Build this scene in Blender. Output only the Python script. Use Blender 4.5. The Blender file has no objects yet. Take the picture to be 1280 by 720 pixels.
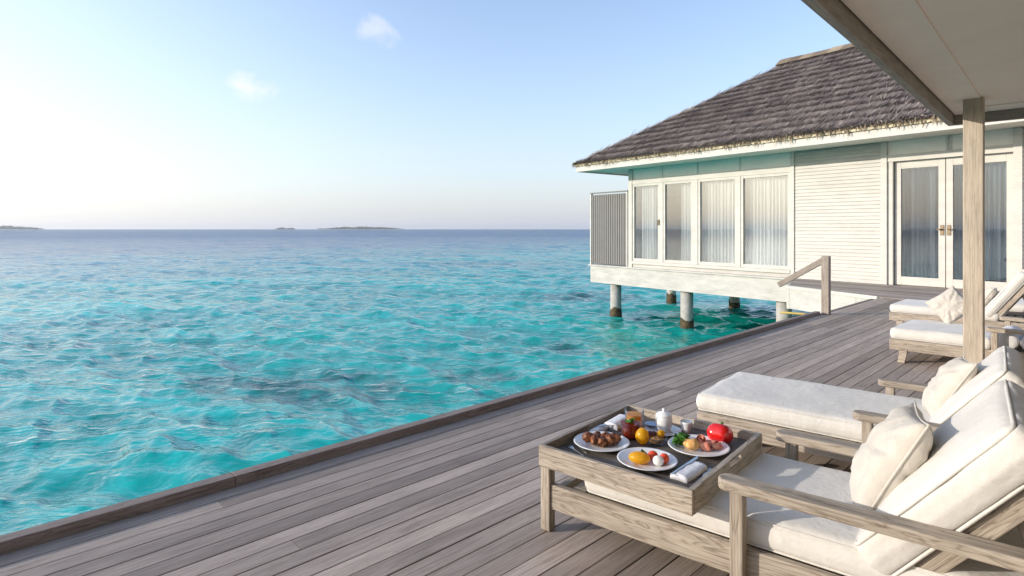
import bpy, bmesh, math, random
import numpy as np
from mathutils import Vector, Matrix, noise as mnoise

random.seed(7)
rng = np.random.default_rng(11)
R = math.radians
scene = bpy.context.scene
COL = scene.collection

# ------------------------------------------------------------------ camera
CAM_H = 1.3
F = 730.0
cam = bpy.data.cameras.new('camera')
cam.sensor_width = 36.0
cam.lens = F / 1280.0 * 36.0
cam.shift_y = -74.0 / 1280.0
cam.clip_start = 0.05
cam.clip_end = 60000.0
camo = bpy.data.objects.new('camera', cam)
COL.objects.link(camo)
camo.location = (0, 0, CAM_H)
camo.rotation_euler = (R(90), 0, 0)
scene.camera = camo

# ------------------------------------------------------------------ light
SUN_EL = 14.0
SUN_AZ = math.atan2(-0.99, -0.11)          # compass angle of the sun from +Y towards +X
SKY_STRENGTH = 0.15
world = bpy.data.worlds.new('World')
scene.world = world
world.use_nodes = True
wn = world.node_tree
wn.nodes.clear()
w_out = wn.nodes.new('ShaderNodeOutputWorld')
w_bg = wn.nodes.new('ShaderNodeBackground')
w_bg.inputs['Strength'].default_value = SKY_STRENGTH
sky = wn.nodes.new('ShaderNodeTexSky')
sky.sky_type = 'NISHITA'
sky.sun_disc = False
sky.sun_elevation = R(SUN_EL)
sky.sun_rotation = SUN_AZ
sky.altitude = 0
sky.air_density = 1.0
sky.dust_density = 0.6
sky.ozone_density = 1.6
wn.links.new(w_bg.outputs[0], w_out.inputs['Surface'])

sun = bpy.data.lights.new('sun', 'SUN')
sun.energy = 1.65
sun.angle = R(0.6)
sun.color = (1.0, 0.90, 0.78)
suno = bpy.data.objects.new('sun', sun)
COL.objects.link(suno)
ce = math.cos(R(SUN_EL))
SUN_DIR = Vector((math.sin(SUN_AZ) * ce, math.cos(SUN_AZ) * ce, math.sin(R(SUN_EL))))
suno.rotation_euler = SUN_DIR.to_track_quat('Z', 'Y').to_euler()

scene.view_settings.view_transform = 'Standard'
scene.view_settings.look = 'None'
scene.view_settings.exposure = 1.33
scene.view_settings.gamma = 1.0
scene.view_settings.use_curve_mapping = False
scene.render.engine = 'CYCLES'
scene.cycles.use_denoising = True
scene.cycles.max_bounces = 8
scene.cycles.diffuse_bounces = 4
scene.cycles.glossy_bounces = 4
scene.cycles.transmission_bounces = 8
scene.cycles.transparent_max_bounces = 12
scene.cycles.caustics_reflective = False
scene.cycles.caustics_refractive = False
scene.cycles.sample_clamp_indirect = 4.0
scene.cycles.sample_clamp_direct = 14.0


# ------------------------------------------------------------------ node helpers
def nn(t, kind, **kw):
    n = t.nodes.new(kind)
    for k, v in kw.items():
        setattr(n, k, v)
    return n


def setin(n, **kw):
    for k, v in kw.items():
        n.inputs[k.replace('_', ' ')].default_value = v


def ramp(t, fac, stops, interp='LINEAR'):
    r = t.nodes.new('ShaderNodeValToRGB')
    r.color_ramp.interpolation = interp
    e = r.color_ramp.elements
    while len(e) < len(stops):
        e.new(0.5)
    for i, (p, c) in enumerate(stops):
        e[i].position = p
        if not hasattr(c, '__len__'):
            c = (c, c, c)
        e[i].color = (c[0], c[1], c[2], 1)
    t.links.new(fac, r.inputs[0])
    return r.outputs[0]


def mth(t, op, a, b=None, c=None):
    m = t.nodes.new('ShaderNodeMath')
    m.operation = op
    for i, v in enumerate((a, b, c)):
        if v is None:
            continue
        if isinstance(v, (int, float)):
            m.inputs[i].default_value = v
        else:
            t.links.new(v, m.inputs[i])
    return m.outputs[0]


def mixc(t, fac, a, b, mode='MIX'):
    m = t.nodes.new('ShaderNodeMix')
    m.data_type = 'RGBA'
    m.blend_type = mode
    for i, v in ((0, fac), (6, a), (7, b)):
        if isinstance(v, (int, float)):
            m.inputs[i].default_value = v
        elif isinstance(v, (tuple, list)):
            m.inputs[i].default_value = (v[0], v[1], v[2], 1)
        else:
            t.links.new(v, m.inputs[i])
    return m.outputs[2]


def mapping(t, vec, scale=(1, 1, 1), loc=None):
    m = t.nodes.new('ShaderNodeMapping')
    m.inputs['Scale'].default_value = scale
    t.links.new(vec, m.inputs['Vector'])
    if loc is not None:
        t.links.new(loc, m.inputs['Location'])
    return m.outputs[0]


def noise(t, vec, scale, detail=4, rough=0.55, dist=0.0):
    n = t.nodes.new('ShaderNodeTexNoise')
    n.inputs['Scale'].default_value = scale
    n.inputs['Detail'].default_value = detail
    n.inputs['Roughness'].default_value = rough
    n.inputs['Distortion'].default_value = dist
    if vec is not None:
        t.links.new(vec, n.inputs['Vector'])
    return n.outputs['Fac']


def bump(t, h, strength, dist, normal=None):
    b = t.nodes.new('ShaderNodeBump')
    b.inputs['Strength'].default_value = strength
    b.inputs['Distance'].default_value = dist
    t.links.new(h, b.inputs['Height'])
    if normal is not None:
        t.links.new(normal, b.inputs['Normal'])
    return b.outputs[0]


def new_mat(name, col=(.8, .8, .8), rough=.6, spec=.5):
    m = bpy.data.materials.new(name)
    m.use_nodes = True
    t = m.node_tree
    p = t.nodes['Principled BSDF']
    p.inputs['Base Color'].default_value = (*col, 1)
    p.inputs['Roughness'].default_value = rough
    p.inputs['Specular IOR Level'].default_value = spec
    return m, t, p


def objcoord(t):
    return t.nodes.new('ShaderNodeTexCoord').outputs['Object']


def randvec(t, src, k=37.0):
    c = t.nodes.new('ShaderNodeCombineXYZ')
    for i, f in enumerate((1.0, 1.7, 2.3)):
        t.links.new(mth(t, 'MULTIPLY', src, k * f), c.inputs[i])
    return c.outputs[0]


def wood_mat(name, dark, mid, light, island=False, rough=.7, grain=1.0, zebra=.5):
    """Weathered timber, grain along local X."""
    m, t, p = new_mat(name, mid, rough, .25)
    oc = objcoord(t)
    if island:
        rnd = t.nodes.new('ShaderNodeNewGeometry').outputs['Random Per Island']
    else:
        rnd = t.nodes.new('ShaderNodeObjectInfo').outputs['Random']
    off = randvec(t, rnd)
    v1 = mapping(t, oc, (2.0, 20, 20), off)
    g1 = noise(t, v1, 1.3 * grain, 3, .5, 1.1)
    bands = mth(t, 'FRACT', mth(t, 'MULTIPLY', g1, 7.0))
    bands = ramp(t, bands, [(0, .1), (.14, .62), (.6, .95), (.86, .7), (1, .1)])
    v2 = mapping(t, oc, (5, 170, 170), off)
    g2 = noise(t, v2, 1.0, 3, .6)
    v3 = mapping(t, oc, (2.2, 5, 5), off)
    g3 = noise(t, v3, 1.0, 4, .6)
    soft = noise(t, mapping(t, oc, (1.5, 34, 34), off), 1.0, 4, .65, .5)
    bands = mth(t, 'ADD', mth(t, 'MULTIPLY', bands, zebra), mth(t, 'MULTIPLY', soft, 1.0 - zebra))
    base = ramp(t, bands, [(.12, dark), (.5, mid), (.85, light)])
    fib = ramp(t, g2, [(.32, .62), (.55, 1.0), (.8, 1.12)])
    col = mixc(t, .85, base, fib, 'MULTIPLY')
    blot = ramp(t, g3, [(.3, .78), (.7, 1.1)])
    col = mixc(t, .8, col, blot, 'MULTIPLY')
    tone = ramp(t, rnd, [(0, .66), (.35, .88), (.7, 1.05), (1, 1.3)])
    col = mixc(t, 1.0 if island else .6, col, tone, 'MULTIPLY')
    t.links.new(col, p.inputs['Base Color'])
    h = mth(t, 'ADD', mth(t, 'MULTIPLY', bands, .5), g2)
    t.links.new(bump(t, h, .45, .0016), p.inputs['Normal'])
    return m


def paint_mat(name, col, wear=.12, rough=.55):
    m, t, p = new_mat(name, col, rough, .35)
    oc = objcoord(t)
    a = noise(t, mapping(t, oc, (1.2, 1.2, 4)), 1.2, 5, .65)
    b = noise(t, mapping(t, oc, (3, 3, 40)), 1.5, 4, .6)
    k = ramp(t, a, [(.3, 1 - wear * 1.6), (.6, 1.0)])
    k2 = ramp(t, b, [(.3, 1 - wear), (.55, 1.0)])
    c = mixc(t, 1, mixc(t, 1, col, k, 'MULTIPLY'), k2, 'MULTIPLY')
    t.links.new(c, p.inputs['Base Color'])
    t.links.new(bump(t, b, .15, .002), p.inputs['Normal'])
    return m


M = {}
M['deck'] = wood_mat('deck_boards', (.30, .23, .183), (.435, .355, .297), (.53, .447, .385), True, .6, 1.1, .22)
M['rim'] = wood_mat('rim_timber', (.15, .108, .088), (.24, .185, .155), (.32, .26, .225), False, .65)
M['teak'] = wood_mat('weathered_teak', (.165, .13, .10), (.37, .31, .245), (.52, .455, .375), False, .65, 1.0, .55)
M['graywood'] = wood_mat('grey_timber', (.25, .20, .165), (.36, .30, .25), (.46, .39, .33), False, .7)
M['post'] = wood_mat('post_timber', (.40, .335, .26), (.53, .455, .36), (.60, .53, .435), False, .7, .7, .3)
M['platform'] = wood_mat('platform_boards', (.26, .22, .195), (.37, .32, .29), (.45, .40, .37), True, .65, 1.0, .2)
M['white'] = paint_mat('white_painted_wood', (.635, .605, .545), .10)
M['siding'] = paint_mat('white_siding', (.61, .585, .53), .10)
M['header'] = paint_mat('warm_white_panel', (.93, .88, .80), .05)  # even warm white; the aqua cast is light bounced off the sea
M['beam'] = paint_mat('weathered_white_beam', (.61, .585, .535), .14, .7)
M['ceil'] = paint_mat('ceiling_paint', (.92, .82, .71), .03, .7)
M['ceil2'] = paint_mat('ceiling_border_paint', (.90, .84, .74), .03, .7)
M['fasc'] = wood_mat('fascia_timber', (.33, .30, .26), (.42, .385, .335), (.48, .445, .40), False, .7)
M['tanwall'] = paint_mat('tan_wall', (.42, .37, .31), .1, .7)
M['screen'] = paint_mat('grey_screen', (.215, .205, .19), .06, .6)
M['dark'] = new_mat('dark_void', (.02, .02, .02), .8)[0]
M['inside'] = paint_mat('interior_wall', (.34, .31, .27), .1, .8)
M['metal'] = new_mat('steel', (.62, .61, .6), .22)[0]
M['metal'].node_tree.nodes['Principled BSDF'].inputs['Metallic'].default_value = 1
M['brass'] = new_mat('dark_bronze', (.16, .12, .08), .35)[0]
M['brass'].node_tree.nodes['Principled BSDF'].inputs['Metallic'].default_value = .8
M['yellowpipe'] = new_mat('yellow_paint', (.52, .38, .10), .6)[0]


def fabric_mat(name, col, weave=420, wr=.5):
    m, t, p = new_mat(name, col, .9, .2)
    p.inputs['Sheen Weight'].default_value = .15
    oc = objcoord(t)
    a = noise(t, oc, 3.2, 4, .55, .3)
    b = noise(t, mapping(t, oc, (1, 1, 1)), weave, 2, .5)
    wv = noise(t, mapping(t, oc, (40, 260, 260)), 1, 2, .5)
    wv2 = noise(t, mapping(t, oc, (260, 40, 260)), 1, 2, .5)
    k = ramp(t, a, [(.3, .93), (.7, 1.03)])
    k2 = ramp(t, mth(t, 'ADD', mth(t, 'MULTIPLY', wv, .5), mth(t, 'MULTIPLY', wv2, .5)), [(.3, .93), (.7, 1.04)])
    c = mixc(t, 1, mixc(t, 1, col, k, 'MULTIPLY'), k2, 'MULTIPLY')
    t.links.new(c, p.inputs['Base Color'])
    n1 = bump(t, a, wr, .03)
    n2 = bump(t, noise(t, oc, 14, 3, .55, .9), .42, .009, n1)
    n3 = bump(t, b, .25, .0008, n2)
    t.links.new(n3, p.inputs['Normal'])
    return m


M['fabric'] = fabric_mat('cream_canvas', (.69, .668, .62))
M['pillow'] = fabric_mat('oatmeal_linen', (.59, .55, .485), 420, .6)
M['towel'] = fabric_mat('towel_cloth', (.74, .74, .74), 300)
M['napkin'] = fabric_mat('napkin_cloth', (.78, .79, .83), 500, .2)


def glass_pane(name, f0, tint):
    m = bpy.data.materials.new(name)
    m.use_nodes = True
    t = m.node_tree
    t.nodes.clear()
    o = t.nodes.new('ShaderNodeOutputMaterial')
    tr = t.nodes.new('ShaderNodeBsdfTransparent')
    tr.inputs[0].default_value = (*tint, 1)
    gl = t.nodes.new('ShaderNodeBsdfGlossy')
    gl.inputs['Roughness'].default_value = .015
    gl.inputs['Color'].default_value = (.82, .9, .98, 1)
    lw = t.nodes.new('ShaderNodeLayerWeight')
    fac = mth(t, 'MULTIPLY_ADD', mth(t, 'POWER', lw.outputs['Facing'], 5.0), 1 - f0, f0)
    mx = t.nodes.new('ShaderNodeMixShader')
    oc = objcoord(t)
    nb = bump(t, noise(t, oc, .9, 2, .5), .03, .05)
    t.links.new(nb, gl.inputs['Normal'])
    t.links.new(fac, mx.inputs[0])
    t.links.new(tr.outputs[0], mx.inputs[1])
    t.links.new(gl.outputs[0], mx.inputs[2])
    t.links.new(mx.outputs[0], o.inputs['Surface'])
    return m


M['pane'] = glass_pane('window_glass', .13, (.95, .965, .965))
M['dimmed'] = glass_pane('dimmed_door_glass', .10, (.66, .70, .73))  # darker pane tint stands in for the weaker light behind the doors


def curtain_mat(name, thru):
    m = bpy.data.materials.new(name)
    m.use_nodes = True
    t = m.node_tree
    t.nodes.clear()
    o = t.nodes.new('ShaderNodeOutputMaterial')
    df = t.nodes.new('ShaderNodeBsdfDiffuse')
    df.inputs[0].default_value = (.85, .86, .85, 1)
    tl = t.nodes.new('ShaderNodeBsdfTranslucent')
    tl.inputs[0].default_value = (.7, .74, .72, 1)
    tr = t.nodes.new('ShaderNodeBsdfTransparent')
    m1 = t.nodes.new('ShaderNodeMixShader')
    m1.inputs[0].default_value = .3
    m2 = t.nodes.new('ShaderNodeMixShader')
    oc = objcoord(t)
    st_ = noise(t, mapping(t, oc, (9, 0, .15)), 1.0, 4, .6)
    op = ramp(t, st_, [(.36, thru * .35), (.62, min(1.0, thru * 1.75))])
    t.links.new(op, m2.inputs[0])
    t.links.new(df.outputs[0], m1.inputs[1])
    t.links.new(tl.outputs[0], m1.inputs[2])
    t.links.new(m1.outputs[0], m2.inputs[1])
    t.links.new(tr.outputs[0], m2.inputs[2])
    t.links.new(m2.outputs[0], o.inputs['Surface'])
    return m


M['curtain'] = curtain_mat('sheer_curtain', .17)
M['voile'] = curtain_mat('thin_voile', .52)


def thatch_mat(name, stops, sc=1.0):
    m, t, p = new_mat(name, (.1, .09, .09), .85, .2)
    rnd = t.nodes.new('ShaderNodeNewGeometry').outputs['Random Per Island']
    oc = objcoord(t)
    c = ramp(t, rnd, stops)
    k = ramp(t, noise(t, oc, .9, 5, .65), [(.3, .7), (.7, 1.3)])
    k2 = ramp(t, noise(t, oc, 60, 2, .6), [(.3, .7), (.7, 1.2)])
    c = mixc(t, 1, mixc(t, 1, c, k, 'MULTIPLY'), k2, 'MULTIPLY')
    t.links.new(c, p.inputs['Base Color'])
    return m


M['thatch'] = thatch_mat('thatch', [(0, (.19, .152, .138)), (.45, (.30, .246, .226)), (.78, (.40, .335, .30)),
                                    (.9, (.52, .44, .355)), (1, (.66, .56, .44))])
M['fringe'] = thatch_mat('thatch_fringe', [(0, (.12, .09, .06)), (.5, (.24, .185, .13)), (1, (.42, .34, .23))])
M['straw'] = thatch_mat('straw_edge', [(0, (.55, .47, .31)), (1, (.7, .6, .42))])


def pile_mat():
    m, t, p = new_mat('piling_concrete', (.6, .58, .52), .8, .2)
    g = t.nodes.new('ShaderNodeNewGeometry')
    s = t.nodes.new('ShaderNodeSeparateXYZ')
    t.links.new(g.outputs['Position'], s.inputs[0])
    n = noise(t, g.outputs['Position'], 5, 4, .6)
    k = ramp(t, n, [(.3, (.36, .34, .30)), (.7, (.52, .50, .46))])
    t.links.new(k, p.inputs['Base Color'])
    t.links.new(bump(t, n, .3, .02), p.inputs['Normal'])
    return m


M['pile'] = pile_mat()
mm, t, p = new_mat('barnacle_growth', (.06, .045, .025), .85)
n = noise(t, objcoord(t), 9, 5, .7)
t.links.new(ramp(t, n, [(.3, (.02, .018, .012)), (.55, (.09, .062, .028)), (.75, (.2, .15, .07))]), p.inputs['Base Color'])
t.links.new(bump(t, n, 1, .04), p.inputs['Normal'])
M['barnacle'] = mm


def sea_mat():
    m, t, p = new_mat('sea_water', (.01, .4, .42), .06, .5)
    p.inputs['IOR'].default_value = 1.333
    g = t.nodes.new('ShaderNodeNewGeometry')
    pos = g.outputs['Position']
    s = t.nodes.new('ShaderNodeSeparateXYZ')
    t.links.new(pos, s.inputs[0])
    # the reef edge: beyond it the bottom falls away
    wob = noise(t, mapping(t, pos, (.010, .035, 0)), 1.0, 5, .6)
    v = mth(t, 'ADD', s.outputs[1], mth(t, 'MULTIPLY', s.outputs[0], -1.15))
    v = mth(t, 'ADD', v, mth(t, 'MULTIPLY', mth(t, 'SUBTRACT', wob, .5), 150.0))
    deep = ramp(t, mth(t, 'DIVIDE', mth(t, 'SUBTRACT', v, 38.0), 110.0), [(0, 0), (.5, .6), (1, 1)])
    big = noise(t, mapping(t, pos, (.055, .11, 0)), 1.0, 4, .6, .5)
    shal = ramp(t, big, [(.28, (.002, .27, .25)), (.5, (.008, .45, .395)), (.72, (.065, .62, .51))])
    reef = ramp(t, noise(t, mapping(t, pos, (.16, .26, 0)), 1.0, 5, .62, .6), [(.60, 0), (.80, .55)])
    wq = noise(t, mapping(t, pos, (.7, .7, 0)), 1.0, 5, .65, .5)
    for (cx, cy, rx, ry) in ((-4.4, 11.6, 2.6, 1.7), (-.7, 12.4, 1.1, .9), (1.3, 15.2, 1.3, 1.0), (3.4, 27, 4, 2.2)):
        ax_ = mth(t, 'DIVIDE', mth(t, 'SUBTRACT', s.outputs[0], cx), rx)
        ay_ = mth(t, 'DIVIDE', mth(t, 'SUBTRACT', s.outputs[1], cy), ry)
        rr_ = mth(t, 'SQRT', mth(t, 'ADD', mth(t, 'MULTIPLY', ax_, ax_), mth(t, 'MULTIPLY', ay_, ay_)))
        e_ = mth(t, 'ADD', mth(t, 'SUBTRACT', 1.0, rr_), mth(t, 'MULTIPLY', mth(t, 'SUBTRACT', wq, .5), 3.4))
        reef = mth(t, 'MAXIMUM', reef, ramp(t, e_, [(.1, 0), (.8, .85)]))
    c = mixc(t, reef, shal, (.035, .13, .125))
    sand = ramp(t, noise(t, mapping(t, pos, (1.3, 1.3, 0)), 1.0, 4, .65, 1.2), [(.33, .68), (.66, 1.25)])
    c = mixc(t, 1, c, sand, 'MULTIPLY')
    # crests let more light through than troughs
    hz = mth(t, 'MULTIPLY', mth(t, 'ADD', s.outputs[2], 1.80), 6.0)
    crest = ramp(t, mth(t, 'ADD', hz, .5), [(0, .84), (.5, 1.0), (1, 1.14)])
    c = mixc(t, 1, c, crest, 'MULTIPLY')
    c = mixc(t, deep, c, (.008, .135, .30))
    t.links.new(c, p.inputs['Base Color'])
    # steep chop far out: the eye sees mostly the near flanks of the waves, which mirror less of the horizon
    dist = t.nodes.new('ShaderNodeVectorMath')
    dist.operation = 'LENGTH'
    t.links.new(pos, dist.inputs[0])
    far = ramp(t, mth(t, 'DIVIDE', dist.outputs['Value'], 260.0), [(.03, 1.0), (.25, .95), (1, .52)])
    # ripples
    n1 = noise(t, mapping(t, pos, (7, 10, 1)), 1.0, 3, .6, .8)
    n2 = noise(t, mapping(t, pos, (1.2, 2.2, 1)), 1.0, 4, .55, .6)
    n3 = noise(t, mapping(t, pos, (.22, .5, 1)), 1.0, 5, .65, .4)
    b0 = bump(t, n3, .5, .5)
    b1 = bump(t, n2, .5, .13, b0)
    b2 = bump(t, n1, .5, .022, b1)
    # light coming up out of the water does not depend on the slope of the surface; the mirror image does
    df = t.nodes.new('ShaderNodeBsdfDiffuse')
    up = t.nodes.new('ShaderNodeCombineXYZ')
    up.inputs[2].default_value = 1.0
    t.links.new(c, df.inputs['Color'])
    t.links.new(up.outputs[0], df.inputs['Normal'])
    gl = t.nodes.new('ShaderNodeBsdfGlossy')
    gl.inputs['Roughness'].default_value = .05
    t.links.new(b2, gl.inputs['Normal'])
    lw = t.nodes.new('ShaderNodeLayerWeight')
    t.links.new(b2, lw.inputs['Normal'])
    fr = mth(t, 'MULTIPLY_ADD', mth(t, 'POWER', lw.outputs['Facing'], 3.7), .98, .02)
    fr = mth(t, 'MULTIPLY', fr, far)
    mx = t.nodes.new('ShaderNodeMixShader')
    t.links.new(fr, mx.inputs[0])
    t.links.new(df.outputs[0], mx.inputs[1])
    t.links.new(gl.outputs[0], mx.inputs[2])
    t.links.new(mx.outputs[0], t.nodes['Material Output'].inputs['Surface'])
    return m


M['sea'] = sea_mat()


# ------------------------------------------------------------------ mesh helpers
def tag(o, label=None, cat=None, group=None, kind=None):
    if label:
        o['label'] = label
    if cat:
        o['category'] = cat
    if group:
        o['group'] = group
    if kind:
        o['kind'] = kind
    return o


def empty(name, loc=(0, 0, 0), rz=0.0):
    o = bpy.data.objects.new(name, None)
    o.empty_display_size = .1
    o.location = loc
    o.rotation_euler = (0, 0, rz)
    COL.objects.link(o)
    return o


def link_mesh(name, me, mats, parent=None, loc=None, rot=None, smooth=False):
    o = bpy.data.objects.new(name, me)
    for m in (mats if isinstance(mats, (list, tuple)) else [mats]):
        me.materials.append(m)
    if smooth:
        me.polygons.foreach_set('use_smooth', [True] * len(me.polygons))
    COL.objects.link(o)
    if parent is not None:
        o.parent = parent
    if loc is not None:
        o.location = loc
    if rot is not None:
        if hasattr(rot, 'w'):
            o.rotation_mode = 'QUATERNION'
            o.rotation_quaternion = rot
        else:
            o.rotation_euler = rot
    return o


class MB:
    def __init__(self):
        self.v, self.f, self.m = [], [], []

    def add(self, vs, fs, mi=0):
        b = len(self.v)
        self.v.extend(tuple(x) for x in vs)
        for f in fs:
            self.f.append(tuple(i + b for i in f))
            self.m.append(mi)

    def box(self, lo, hi, ch=0.0, mi=0, mat=None):
        (x0, y0, z0), (x1, y1, z1) = lo, hi
        if ch <= 0:
            vs = [(x, y, z) for x in (x0, x1) for y in (y0, y1) for z in (z0, z1)]
            fs = [(0, 1, 3, 2), (4, 6, 7, 5), (0, 4, 5, 1), (2, 3, 7, 6), (0, 2, 6, 4), (1, 5, 7, 3)]
        else:
            bm = bmesh.new()
            bmesh.ops.create_cube(bm, size=1)
            for v in bm.verts:
                v.co = Vector(((x0 + x1) / 2 + v.co.x * (x1 - x0), (y0 + y1) / 2 + v.co.y * (y1 - y0),
                               (z0 + z1) / 2 + v.co.z * (z1 - z0)))
            bmesh.ops.bevel(bm, geom=bm.edges[:], offset=ch, segments=2, profile=.5, affect='EDGES')
            bm.verts.index_update()
            vs = [v.co.copy() for v in bm.verts]
            fs = [[v.index for v in f.verts] for f in bm.faces]
            bm.free()
        if mat is not None:
            vs = [mat @ Vector(v) for v in vs]
        self.add(vs, fs, mi)
        return self

    def lathe(self, prof, n=32, c=(0, 0, 0), mi=0, closed=False):
        vs, fs = [], []
        for (r, z) in prof:
            for k in range(n):
                a = 2 * math.pi * k / n
                vs.append((c[0] + r * math.cos(a), c[1] + r * math.sin(a), c[2] + z))
        m = len(prof)
        for i in range(m - 1):
            for k in range(n):
                fs.append((i * n + k, i * n + (k + 1) % n, (i + 1) * n + (k + 1) % n, (i + 1) * n + k))
        fs.append(tuple(range(n))[::-1])
        fs.append(tuple((m - 1) * n + k for k in range(n)))
        self.add(vs, fs, mi)
        return self

    def tube(self, pts, r, n=8, mi=0, closed=False):
        pts = [Vector(p) for p in pts]
        m = len(pts)
        vs, fs = [], []
        up = Vector((0, 0, 1))
        prev = None
        for i, p in enumerate(pts):
            if closed:
                d = pts[(i + 1) % m] - pts[i - 1]
            else:
                d = pts[min(i + 1, m - 1)] - pts[max(i - 1, 0)]
            d.normalize()
            if prev is None:
                a = d.cross(up)
                if a.length < 1e-3:
                    a = d.cross(Vector((1, 0, 0)))
            else:
                a = prev - d * prev.dot(d)
            a.normalize()
            prev = a
            b = d.cross(a)
            rr = r[i] if hasattr(r, '__len__') else r
            for k in range(n):
                t = 2 * math.pi * k / n
                vs.append(p + a * (rr * math.cos(t)) + b * (rr * math.sin(t)))
        for i in range(m if closed else m - 1):
            j = (i + 1) % m
            for k in range(n):
                fs.append((i * n + k, i * n + (k + 1) % n, j * n + (k + 1) % n, j * n + k))
        if not closed:
            fs.append(tuple(range(n))[::-1])
            fs.append(tuple((m - 1) * n + k for k in range(n)))
        self.add(vs, fs, mi)
        return self

    def prism(self, outline, z0, z1, mi=0, ch=0.0):
        bm = bmesh.new()
        lo = [bm.verts.new((x, y, z0)) for x, y in outline]
        hi = [bm.verts.new((x, y, z1)) for x, y in outline]
        n = len(outline)
        bm.faces.new(lo[::-1])
        bm.faces.new(hi)
        for i in range(n):
            bm.faces.new((lo[i], lo[(i + 1) % n], hi[(i + 1) % n], hi[i]))
        if ch > 0:
            es = [e for e in bm.edges if abs(e.verts[0].co.z - e.verts[1].co.z) < 1e-6]
            bmesh.ops.bevel(bm, geom=es, offset=ch, segments=2, profile=.5, affect='EDGES')
        bmesh.ops.recalc_face_normals(bm, faces=bm.faces[:])
        bm.verts.index_update()
        self.add([v.co.copy() for v in bm.verts], [[v.index for v in f.verts] for f in bm.faces], mi)
        bm.free()
        return self

    def build(self, name, mats, parent=None, loc=None, rot=None, smooth=False):
        me = bpy.data.meshes.new(name)
        me.from_pydata(self.v, [], self.f)
        if len(set(self.m)) > 1:
            me.polygons.foreach_set('material_index', self.m)
        me.update()
        return link_mesh(name, me, mats, parent, loc, rot, smooth)


def bx(name, lo, hi, mat, parent=None, ch=.004):
    """Box with its origin at its own centre, long side along local X if horizontal."""
    c = [(a + b) / 2 for a, b in zip(lo, hi)]
    h = [(b - a) / 2 for a, b in zip(lo, hi)]
    return MB().box([-x for x in h], h, ch).build(name, mat, parent, c)


def beam(name, p0, p1, w, h, mat, parent=None, ch=.004, roll=None):
    p0, p1 = Vector(p0), Vector(p1)
    d = p1 - p0
    q = d.to_track_quat('X', 'Z' if abs(d.normalized().z) < .99 else 'Y')
    L = d.length / 2
    return MB().box((-L, -w / 2, -h / 2), (L, w / 2, h / 2), ch).build(name, mat, parent, (p0 + p1) / 2, q)


def P(px, py, z):
    """The point of the plane at height z that a photo pixel looks at (photo measured once, by hand)."""
    d = F * (CAM_H - z) / (py - 286.0)
    return Vector(((px - 640.0) / F * d, d, z))


def cushion(name, L, W, H, mat, parent=None, loc=(0, 0, 0), rot=None, r=.03, bulge=.012, seed=0, wr=.004, cuts=26, pipe=.0035):
    bm = bmesh.new()
    bmesh.ops.create_cube(bm, size=2)
    bmesh.ops.subdivide_edges(bm, edges=bm.edges[:], cuts=cuts, use_grid_fill=True)
    hx, hy, hz = L / 2, W / 2, H / 2
    r = min(r, hz * .95)
    so = Vector((seed * 3.1, seed * 1.7, seed * .9))

    def rm(c):
        return math.copysign(1 - (1 - abs(c)) ** 1.7, c)
    for v in bm.verts:
        q = Vector((rm(v.co.x) * hx, rm(v.co.y) * hy, rm(v.co.z) * hz))
        inn = Vector((max(-hx + r, min(hx - r, q.x)), max(-hy + r, min(hy - r, q.y)), max(-hz + r, min(hz - r, q.z))))
        d = q - inn
        if d.length > 1e-6:
            q = inn + d.normalized() * r
        fx, fy = 1 - (q.x / hx) ** 2, 1 - (q.y / hy) ** 2
        q.z += math.copysign(1, q.z) * bulge * max(0, fx) ** .5 * max(0, fy) ** .5 * (abs(q.z) / hz)
        nz = mnoise.fractal(q * 5.0 + so, 1.0, 2.0, 3) * wr
        nz += max(0, mnoise.noise(Vector((q.x * 9, q.y * 5, q.z * 9)) + so)) * wr * .7
        side = 1 - abs(q.z) / hz
        nrm = d.normalized() if d.length > 1e-6 else Vector((0, 0, 1))
        q += nrm * nz
        if abs(nrm.z) < .5:
            q += nrm * bulge * .8 * side
        v.co = q
    me = bpy.data.meshes.new(name)
    bm.to_mesh(me)
    bm.free()
    o = link_mesh(name, me, mat, parent, loc, rot, True)
    if pipe:
        mb = MB()
        for sg in (1, -1):
            pts = []
            k = r * .25
            x1, y1 = hx - k + .002, hy - k + .002
            rc = r * .8
            for cx, cy, a0 in ((x1 - rc, y1 - rc, 0), (-x1 + rc, y1 - rc, 90), (-x1 + rc, -y1 + rc, 180), (x1 - rc, -y1 + rc, 270)):
                for i in range(5):
                    a = R(a0 + i * 22.5)
                    pts.append((cx + rc * math.cos(a), cy + rc * math.sin(a), sg * (hz - k)))
            full = []
            for i in range(len(pts)):
                a, b = Vector(pts[i]), Vector(pts[(i + 1) % len(pts)])
                n_ = max(1, int((b - a).length / .05))
                for j in range(n_):
                    q = a.lerp(b, j / n_)
                    full.append(q)
            mb.tube(full, pipe, 6, closed=True)
        mb.build('piping', mat, o, smooth=True)
    return o


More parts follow.
